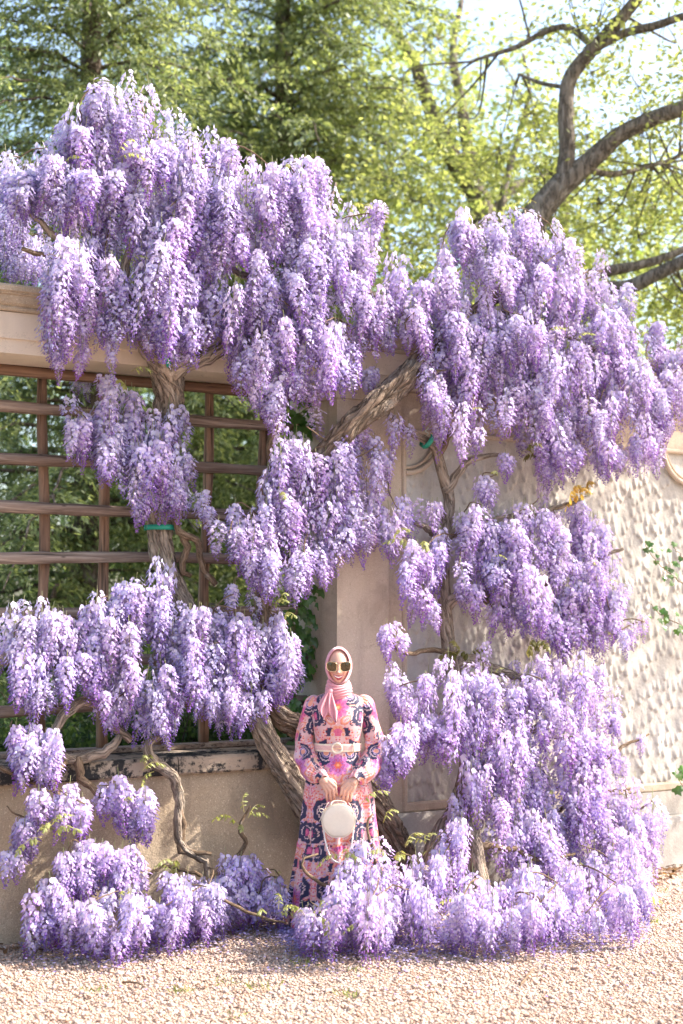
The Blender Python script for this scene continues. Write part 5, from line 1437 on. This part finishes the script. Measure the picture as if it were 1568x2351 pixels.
def dress_body():
    rows = np.array([(1.400, .058, .054, -.002), (1.392, .080, .060, 0), (1.384, .112, .070, .002), (1.370, .148, .080, .003), (1.350, .168, .088, .002), (1.325, .168, .097, 0), (1.29, .160, .108, -.008), (1.235, .154, .116, -.016), (1.18, .146, .110, -.012), (1.12, .135, .098, -.004), (1.075, .132, .094, 0),
                     (1.035, .136, .097, 0), (.98, .160, .112, 0), (.90, .190, .132, -.002), (.80, .208, .148, -.004), (.66, .218, .158, -.006), (.55, .226, .165, -.006), (.502, .230, .168, -.006)])
    z = np.concatenate([np.linspace(1.40, .502, 235)])
    A = np.column_stack([np.interp(-z, -rows[:, 0], rows[:, k]) for k in (1, 2, 3)])
    ker = np.ones(9) / 9
    for k in range(3):
        pad = np.concatenate([np.full(4, A[0, k]), A[:, k], np.full(4, A[-1, k])]); A[:, k] = np.convolve(pad, ker, 'valid')
    nth = 300
    th = np.linspace(0, 2 * math.pi, nth, endpoint=False)[None, :]
    zc = z[:, None]
    fold = np.clip((1.04 - zc) / .5, 0, 1)
    f = 1 + fold * (.055 * np.sin(11 * th + 2.2 * np.sin(zc * 3)) + .034 * np.sin(19 * th + 1.1 + zc * 4))
    f = f + .016 * wob(zc, th, 1.0) * (zc < 1.33) * np.where(zc > 1.03, .7, 1.0)
    gath = np.exp(-((zc - 1.03) / .022) ** 2) * .012 * np.sin(46 * th) ; f = f + gath
    x = A[:, 0:1] * np.cos(th) * f; y = A[:, 2:3] - A[:, 1:2] * np.sin(th) * f
    V = np.stack([x, y, zc * np.ones_like(th)], -1).reshape(-1, 3)
    rad = np.maximum(A[:, 0:1], .12)
    ua = (th - math.pi / 2 + math.pi) % (2 * math.pi) - math.pi       # 0 at the front
    u = (ua * rad * .93 * np.ones_like(zc)).ravel(); v = (zc * np.ones_like(th)).ravel()
    return (V, grid_faces(len(z), nth, True), None), print_colour(u, v), A[-1]
g, c, Aend = dress_body()
dress = padd('dress', g, M['dress'], col=c)
def dress_tier():
    z = np.linspace(.515, .03, 120); nth = 330
    th = np.linspace(0, 2 * math.pi, nth, endpoint=False)[None, :]; zc = z[:, None]
    t = np.clip((.515 - zc) / .485, 0, 1)
    a = .229 + .062 * t ** .8; b = .167 + .065 * t ** .8
    f = 1 + (.05 + .06 * t) * np.sin(17 * th + 1.5 * np.sin(2 * th)) * .6 + (.02 + .03 * t) * np.sin(29 * th + .6) + .012 * wob(zc, th, 4)
    f = f + np.exp(-((zc - .505) / .016) ** 2) * .02 * np.sin(60 * th)
    V = np.stack([a * np.cos(th) * f, -.006 - b * np.sin(th) * f, zc * np.ones_like(th)], -1).reshape(-1, 3)
    ua = (th - math.pi / 2 + math.pi) % (2 * math.pi) - math.pi
    u = (ua * a * 1.15).ravel(); v = (zc * np.ones_like(th)).ravel() + .10
    return (V, grid_faces(len(z), nth, True), None), print_colour(u, v)
g, c = dress_tier(); padd('skirt_tier', g, M['dress'], dress, col=c)
def sleeve(s):
    P = np.array(SH[s], float); P[0] += [s * .004, 0, -.022]
    P = np.concatenate([[[s * .115, .008, 1.340]], P[:-1], [P[-1] + (P[-2] - P[-1]) * .10], [P[-1] - (P[-2] - P[-1]) * .06]])
    rad = np.array([.030, .053, .053, .058, .066, .038, .034])
    P[3] += [s * .012, .0, -.005]; P[4] += [s * .012, 0, -.028]
    n = 130; S = catmull(np.column_stack([P, rad]), n); nth = 90
    Tn, A, B = frames(S[:, :3]); th = np.linspace(0, 2 * math.pi, nth, endpoint=False)[None, :]
    L = np.concatenate([[0], np.cumsum(np.linalg.norm(np.diff(S[:, :3], axis=0), axis=1))])[:, None]; Lt = L[-1, 0]
    f = 1 + .07 * np.sin(5 * th + L * 12) * np.clip(L / .2, 0, 1) + .06 * np.sin(3 * th - L * 30 + s) + .03 * np.sin(4 * th + L * 55 - s)
    f = f + .05 * np.sin(L * 62 + 2 * np.sin(th)) * np.exp(-((L - Lt * .55) / .07) ** 2)
    f = f + .10 * np.sin(22 * th) * np.exp(-((L - Lt * .91) / .03) ** 2) + .10 * np.sin(16 * th) * np.exp(-((L - .05) / .03) ** 2) * .4
    rr_ = S[:, 3:4] * f
    V = S[:, None, :3] + rr_[..., None] * (np.cos(th)[..., None] * A[:, None, :] + np.sin(th)[..., None] * B[:, None, :])
    d = V.reshape(-1, 3)
    # print coordinates: round the arm from the camera-facing side, and down the arm
    nx = (np.cos(th)[..., None] * A[:, None, :] + np.sin(th)[..., None] * B[:, None, :])
    ang = np.arctan2(nx[..., 0], -nx[..., 1])
    u = (ang * .07 - s * .095).ravel(); v = (1.40 - L * np.ones_like(th) + .02).ravel()
    return (d, grid_faces(n, nth, True), None), print_colour(u, v)
for s in (-1, 1):
    g, c = sleeve(s); padd('sleeve', g, M['dress'], dress, col=c)

# --- belt
def band(z0, z1, a, b, y0, th0, th1, n, thick, cols, zf=None):
    th = np.linspace(th0, th1, n); zz_ = np.linspace(z0, z1, 9)
    V = []; C = []
    for k, z in enumerate(zz_):
        e = thick * (1 - .3 * abs(2 * k / 8 - 1) ** 4)
        V.append(np.column_stack([(a + e) * np.cos(th), y0 - (b + e) * np.sin(th), np.full(n, z)])); C.append(np.tile(cols[k], (n, 1)))
    return (np.concatenate(V), grid_faces(9, n), None), np.concatenate(C)
cr, pkc = np.array([.74, .62, .48]), np.array([.70, .42, .38])
g, c = band(1.051, 1.097, .137, .099, 0, 0, 2 * math.pi, 160, .005, [cr, cr, pkc, pkc * .9, pkc, pkc * .9, pkc, cr, cr])
c = c * (1 + .10 * np.sign(np.sin(np.arange(len(c)) * 1.9)))[:, None]
M['belt'] = m_vcol('woven_belt', .7, .3, .2, nsc=300, bump=.4)
belt = padd('belt', g, M['belt'], col=c)
a_ = np.linspace(0, 2 * math.pi, 48)
padd('buckle', tube(np.column_stack([-.006 + .029 * np.cos(a_), -.114 + 0 * a_, 1.074 + .029 * np.sin(a_)]), .0058, 10), M['cream'], belt)
xk = .092; yk = -.104 * math.sqrt(1 - (xk / .142) ** 2) - .004
padd('belt_loop', tube(np.array([[xk, yk, 1.044], [xk + .004, yk - .003, 1.074], [xk + .002, yk, 1.104]]), .0042, 8), M['cream'], belt)
padd('buckle_prong', tube(np.array([[-.036, -.114, 1.074], [-.02, -.117, 1.074], [.02, -.117, 1.074]]), .0018, 6), M['gold'], belt)

# --- hijab
def hood():
    na, ns = 60, 120
    th = np.linspace(0, 2 * math.pi, ns, endpoint=False)[None, :]
    a0 = R(53) + R(4) * np.sin(th) - R(3) * np.cos(2 * th)          # opening; sin(th)=+1 at the crown
    t = np.linspace(0, 1, na)[:, None]
    al = a0 + (math.pi - .02 - a0) * t
    rx, ry, rz = .0815, .112, .121
    x = rx * np.sin(al) * np.cos(th); z = rz * np.sin(al) * np.sin(th); y = -ry * np.cos(al) + .004
    lowf = np.clip(-z / rz, 0, 1)
    x = x * (1 - .22 * lowf ** 1.6 * (1 - .4 * t)); y = y + .012 * lowf * (1 - t)
    roll = .004 * np.exp(-(t / .035) ** 2)
    pl = .0018 * np.sin(al * 26 + 2 * np.cos(th)) * np.clip(1 - t * 2.2, 0, 1) * (np.abs(np.cos(th)) ** .5)
    nr = np.stack([x / rx, y / ry, z / rz], -1); nr /= np.linalg.norm(nr, axis=-1)[..., None]
    V = np.stack([x, y, z], -1) + nr * (roll + pl)[..., None]
    outer = V.reshape(-1, 3) + HC + [0, .002, .0]
    # turned-in hem
    hem = outer[:ns] + [0, .012, 0] - (outer[:ns] - HC) * .05
    Vt = np.concatenate([hem, outer])
    return Vt, grid_faces(na + 1, ns, True)[:, ::-1], None
hij = padd('hijab', hood(), M['hijab'])
def wrap():
    nz_, ns = 90, 120
    t = np.linspace(0, 1, nz_)[:, None]; th = np.linspace(0, 2 * math.pi, ns, endpoint=False)[None, :]
    z = 1.478 - .118 * t + .018 * np.cos(th) * (t - .3) + .012 * np.sin(th) * -(1 - t)
    front = np.clip(np.sin(th), -1, 1)
    r = .064 + .012 * np.sin(t * math.pi) ** .7 + .006 * t
    ph = t * 15 + 1.2 * np.cos(th - .5) + .6 * np.sin(2 * th)
    r = r + .0048 * (np.abs(np.sin(ph)) ** .6 - .5) + .0022 * np.sin(ph * 2.3 + th * 2)
    r = r * (1 - .10 * (1 - t) ** 3)
    x = HC[0] + r * 1.02 * np.cos(th); y = -.006 - r * (1.0 + .12 * front * (1 - .3 * t)) * np.sin(th)
    dz = -.022 * np.clip(front, 0, 1) ** 2 * (1 - t) ** 2
    V = np.stack([x, y, z + dz], -1)
    return V.reshape(-1, 3), grid_faces(nz_, ns, True), None
padd('neck_wrap', wrap(), M['hijab'], hij)
def tail(p0, p1, w0, w1, bow, seed, n=46, m=26):
    t = np.linspace(0, 1, n)[:, None]; s = np.linspace(-1, 1, m)[None, :]
    p0, p1 = np.array(p0), np.array(p1)
    w = w0 + (w1 - w0) * np.sin(t * math.pi * .62) / np.sin(math.pi * .62)
    w = np.where(t > .62, w * np.clip(1 - ((t - .62) / .385) ** 1.25, .02, 1), w)
    x = p0[0] + (p1[0] - p0[0]) * t + bow * np.sin(t * math.pi) + s * w
    y = p0[1] + (p1[1] - p0[1]) * t - .010 * np.cos(s * 4.2 + seed + t * 2) * np.clip(t * 3, .25, 1) - .008 * (1 - s ** 2)
    z = p0[2] + (p1[2] - p0[2]) * t + .010 * s * t * (1 if seed > 1 else -1)
    F = np.stack([x, y * np.ones_like(x), z * np.ones_like(x)], -1).reshape(-1, 3)
    Bk = F + [0, .0022, 0]
    Q = grid_faces(n, m); off = len(F)
    ring = np.concatenate([np.arange(m), np.arange(1, n) * m + m - 1, (n - 1) * m + np.arange(m - 2, -1, -1), np.arange(n - 2, 0, -1) * m])
    i = np.arange(len(ring)); j = (i + 1) % len(ring)
    Q2 = np.stack([ring[i], ring[j], off + ring[j], off + ring[i]], -1)
    return np.concatenate([F, Bk]), np.concatenate([Q[:, ::-1], Q + off, Q2]), None
padd('scarf_tail', tail((-.058, -.088, 1.403), (-.088, -.136, 1.252), .012, .036, -.010, .6), M['hijab'], hij)
padd('scarf_tail', tail((-.045, -.094, 1.398), (-.008, -.150, 1.228), .010, .026, -.008, 2.4), M['hijab'], hij)
padd('scarf_knot', frame_geo(ball((0, 0, 0), (.020, .017, .024), 12), np.array(Matrix.Translation((-.048, -.082, 1.402)) @ Matrix.Rotation(R(25), 4, 'Y'))), M['hijab'], hij)

# --- sunglasses
sg = padd('sunglasses', join([tube(np.array([[-.0115 + .004, -.118, 1.566], [.004, -.1215, 1.5685], [.0115 + .004, -.118, 1.566]]), .0013, 6)] +
          [tube(np.array([[.004 + s * .0695, -.101, 1.568], [.004 + s * .0735, -.09, 1.5675], [.004 + s * .074, -.03, 1.562]]), .0013, 6) for s in (-1, 1)]), M['gold'])
for s in (-1, 1):
    a = np.linspace(0, 2 * math.pi, 64, endpoint=False)
    n_ = 3.6
    ex = np.sign(np.cos(a)) * np.abs(np.cos(a)) ** (2 / n_) * .0300; ez = np.sign(np.sin(a)) * np.abs(np.sin(a)) ** (2 / n_) * .0278
    ez = ez - .0022 * s * (ex / .03) * -1; ex = ex * (1 + .06 * (ez / .028))
    cx = .004 + s * .0405; cz = 1.5555
    yy = -.1165 + .0125 * (np.clip(s * ex / .03, -1, 1) * .5 + .5) ** 1.3 + .004 * (ez / .028 * -.5)
    P = np.column_stack([cx + ex, yy, cz + ez]); Pc = np.vstack([P, P[:2]])
    padd('frame', tube(Pc, .0021, 6, cap=False), M['gold'], sg)
    rings = [P]; 
    ctr = np.array([cx, P[:, 1].mean() - .0035, cz])
    for f in (.75, .5, .25): rings.append(ctr + (P - ctr) * [f, f ** 2, f])
    V = np.concatenate(rings + [[ctr]]); Q = grid_faces(4, 64, True); j = np.arange(64); T = np.stack([192 + j, 192 + (j + 1) % 64, np.full(64, 256)], -1)
    padd('lens', (V, Q, T), M['lens'], sg)

# ------------------------------------------------------------------ handbag held in front
bag_c = pbase + np.array([.004, -.255, .672])
bag = empty('handbag', bag_c + np.array([0, 0, -.098]))
tag(bag, 'round cream leather handbag with pearl strap, held in both hands', 'handbag')
def bag_world(g): return (np.asarray(g[0]) + bag_c, g[1], g[2])
def disc_body(r, d, n=96):
    a = np.linspace(0, 2 * math.pi, n, endpoint=False)
    prof = [(0.0, -d), (.5, -d - .002), (.86, -d - .001), (.94, -d + .002), (.985, -d + .008), (1.0, -d + .016), (1.0, d - .016), (.985, d - .008), (.94, d - .002), (.5, d), (0, d)]
    V = []
    for f, y in prof:
        x = np.cos(a) * r * max(f, .001); z = np.sin(a) * r * max(f, .001)
        z = np.maximum(z, -.955 * r * max(f, .001)); V.append(np.column_stack([x, np.full(n, y), z]))
    return np.concatenate(V), grid_faces(len(prof), n, True), None
add('bag_body', bag_world(disc_body(.0965, .030)), M['cream'], bag, True)
a = np.linspace(0, 2 * math.pi, 97)
for y in (-.0265, .0265):
    add('piping', bag_world(tube(np.column_stack([.0972 * np.cos(a), np.full(97, y), np.maximum(.0972 * np.sin(a), -.093)]), .0022, 6)), M['cream'], bag, True)
a = np.linspace(R(38), R(142), 40)
add('zip', bag_world(tube(np.column_stack([.0978 * np.cos(a), np.full(40, -.006), .0978 * np.sin(a)]), .0022, 6)), M['gold'], bag, True)
hz_ = WR[-1][2] - .667
hand_z = .800 - .667
add('handle', bag_world(tube(catmull(np.array([(-.046, .006, .080), (-.043, .012, .096), (-.028, .024, .108), (0, .027, .110), (.028, .024, .107), (.043, .012, .095), (.046, .006, .080)]), 40), .0036, 8)), M['cream'], bag, True)
for s in (-1, 1):
    add('ring', bag_world(tube(np.column_stack([s * .082 + .008 * np.cos(np.linspace(0, 6.28, 20)), np.full(20, -.01), .062 + .008 * np.sin(np.linspace(0, 6.28, 20))]), .0018, 6)), M['gold'], bag, True)
    add('side_bow', bag_world(join([tube(catmull(np.array([(s * .083, -.014, .060), (s * .102, -.018, .072), (s * .110, -.018, .060), (s * .100, -.018, .050), (s * .084, -.014, .056)]), 24), .0026, 6), tube(catmull(np.array([(s * .085, -.014, .057), (s * .097, -.020, .030), (s * .110, -.022, -.002)]), 12), .0024, 6), tube(catmull(np.array([(s * .078, -.012, .066), (s * .07, -.012, .088), (s * .058, -.006, .104)]), 12), .0022, 6)])), M['cream'], bag, True)
    add('strap_tab', bag_world(tube(np.array([(s * .092, -.004, -.022), (s * .091, -.006, -.04), (s * .086, -.006, -.056)]), .0035, 8)), M['cream'], bag, True)
SPp = catmull(np.array([(-.085, -.006, -.055), (-.078, -.01, -.110), (-.062, -.012, -.170), (-.040, -.014, -.215), (0, -.015, -.238), (.040, -.014, -.222), (.066, -.012, -.170), (.080, -.01, -.110), (.085, -.006, -.055)]), 66)
add('pearl_strap', bag_world(join([ball(p, .0046 + .0008 * (k % 2), 6) for k, p in enumerate(SPp)])), M['pearl'], bag, True)
add('stamped_line', bag_world(cbox(-.012, .012, -.0323, -.0312, -.0665, -.0650, 0)), m_plain('stamp', (.62, .56, .49), .5), bag)
# ------------------------------------------------------------------ ivy, wall climber, tree ties
def ivy_leaf_mesh(seed):
    r_ = np.random.default_rng(seed)
    out = [(0, 0), (.30, -.10), (.55, .12), (.36, .30), (.46, .58), (.22, .62), (0, 1.0), (-.22, .62), (-.46, .58), (-.36, .30), (-.55, .12), (-.30, -.10)]
    V = [(0, .35, .05)] + [(x, y, -.10 * (x * x) - .08 * y * y + r_.normal(0, .015)) for x, y in out]
    V = np.array(V) - [0, 0, 0]
    T = [(0, 1 + k, 1 + (k + 1) % 12) for k in range(12)]
    f = r_.random(); c = np.array([.045, .12, .025]) * (1 - f) + np.array([.12, .24, .05]) * f
    return new_mesh('leaf', V, None, np.array(T), M['ivy'], False, np.tile(c, (13, 1)))
IVM = [ivy_leaf_mesh(k) for k in range(8)]
def ivy(label, stems, n, seed, cat='ivy', size=(.05, .085), grp='ivy on the wall opening'):
    r_ = np.random.default_rng(seed)
    P0 = [catmull(np.array([vp(*q) for q in s]), 40) for s in stems]
    b = P0[0][0].copy()
    e = empty('ivy_plant', b); tag(e, label, cat, grp)
    add('stem', join([tube(p + r_.normal(0, .004, p.shape), np.linspace(.006, .002, 40), 5) for p in P0]), M['twig'], e, True)
    for k in range(n):
        p = P0[int(r_.integers(len(P0)))][int(r_.integers(40))] + r_.normal(0, 1, 3) * np.array([.05, .035, .05])
        o = bpy.data.objects.new('leaf', IVM[int(r_.integers(8))]); link(o, e)
        o.location = Vector(p - b)
        face = Vector(N * r_.uniform(.6, 1.2) + U * r_.normal(-.3, .45) + Z * r_.uniform(.1, .8)).normalized()
        dn = Vector((r_.normal(0, .5), r_.normal(0, .2), -1)); dn = (dn - face * dn.dot(face)).normalized()
        sx = dn.cross(face)
        o.matrix_local = Matrix.Translation(Vector(p - b)) @ Matrix(((sx[0], dn[0], face[0], 0), (sx[1], dn[1], face[1], 0), (sx[2], dn[2], face[2], 0), (0, 0, 0, 1))) @ Matrix.Scale(r_.uniform(*size), 4)
jv = -.30
ivy('dark green ivy climbing the shaded jamb behind the trellis beside the person', [[(690, 1700, jv), (675, 1600, jv), (690, 1500, jv), (670, 1430, jv), (690, 1380, jv), (735, 1345, jv + .1)], [(660, 1640, jv), (655, 1560, jv), (680, 1460, jv), (660, 1400, jv)], [(690, 1560, jv), (700, 1450, jv), (705, 1400, jv)]], 190, 1)
ivy('small ivy clump high on the jamb under the beam', [[(690, 1010, jv), (680, 980, jv), (690, 950, jv), (715, 930, jv)], [(670, 985, jv), (700, 960, jv)]], 36, 2)
ivy('leafy climber twig reaching over the drip-textured panel from its far side', [[(1610, 1470, .12), (1568, 1438, .12), (1510, 1405, .14), (1490, 1380, .14)], [(1600, 1360, .1), (1540, 1320, .12), (1500, 1280, .12), (1480, 1245, .12)], [(1600, 1330, .1), (1575, 1290, .12), (1545, 1255, .12)]], 46, 3, 'climber', (.035, .06), 'climbers on the panel')
ivy('tiny climber sprig of green leaves above the plinth ledge', [[(1600, 1830, .14), (1570, 1805, .14), (1555, 1785, .14)]], 10, 4, 'climber', (.05, .08), 'climbers on the panel')

M['tie'] = m_plain('green_rubber', (.015, .24, .16), .5, 0, .4, 40, .1)
M['wire'] = m_plain('dark_wire', (.05, .06, .05), .5, .6)
M['steel'] = m_plain('pale_steel', (.55, .62, .55), .35, .8)
def tree_tie(label, x, y, v, r, tilt, cable=None, gap=40):
    c = vp(x, y, v); e = empty('tree_tie', c); tag(e, label, 'tree tie', 'green tree ties on the wisteria')
    a = np.linspace(R(gap), R(360 - gap), 30)
    ax = np.array(U) * math.cos(tilt) + Z * math.sin(tilt); a1 = np.array([-ax[2] * U[0], -ax[2] * U[1], math.cos(tilt)]); a1 /= np.linalg.norm(a1); a2 = np.cross(ax, a1)
    ring = c + r * (np.cos(a)[:, None] * a1 + np.sin(a)[:, None] * a2 * 1.0)
    hw = .016
    V = np.concatenate([ring - ax * hw, ring + ax * hw, c + (ring - c) * 1.09 + ax * hw, c + (ring - c) * 1.09 - ax * hw])
    n = 30; i = np.arange(n - 1)
    Q = np.concatenate([np.stack([k * n + i, k * n + i + 1, ((k + 1) % 4) * n + i + 1, ((k + 1) % 4) * n + i], -1) for k in range(4)])
    Q = np.concatenate([Q, [[0, n, 2 * n, 3 * n], [n - 1, 4 * n - 1, 3 * n - 1, 2 * n - 1]]])
    add('strap', (V, Q, None), M['tie'], e, True)
    if cable:
        t = vp(*cable); top = c + Z * r * 1.15
        add('cable', tube(np.array([top + Z * .05, (top + t) / 2, t]), .0028, 6), M['wire'], e, True)
        h = top; s = np.linspace(0, 2 * math.pi * 1.4, 24)
        add('hook', join([tube(np.column_stack([h[0] + .010 * np.sin(s), np.full(24, h[1]), h[2] - .02 + .05 * s / s[-1]]), .003, 6)]), M['steel'], e, True)
tree_tie('green rubber tie hung on a wire, looped round the upright brown wisteria stem', 980, 1012, .155, .052, -.55, (965, 880, .2))
tree_tie('green tie round the thick wisteria trunk just under the beam', 366, 822, .10, .085, .6)
tree_tie('green tie round the pale trunk below the hanging trellis blossom', 370, 1212, -.12, .098, 1.57, None, 5)
tree_tie('green tie on the branch fixed to the cream beam face', 243, 735, .22, .06, .3)
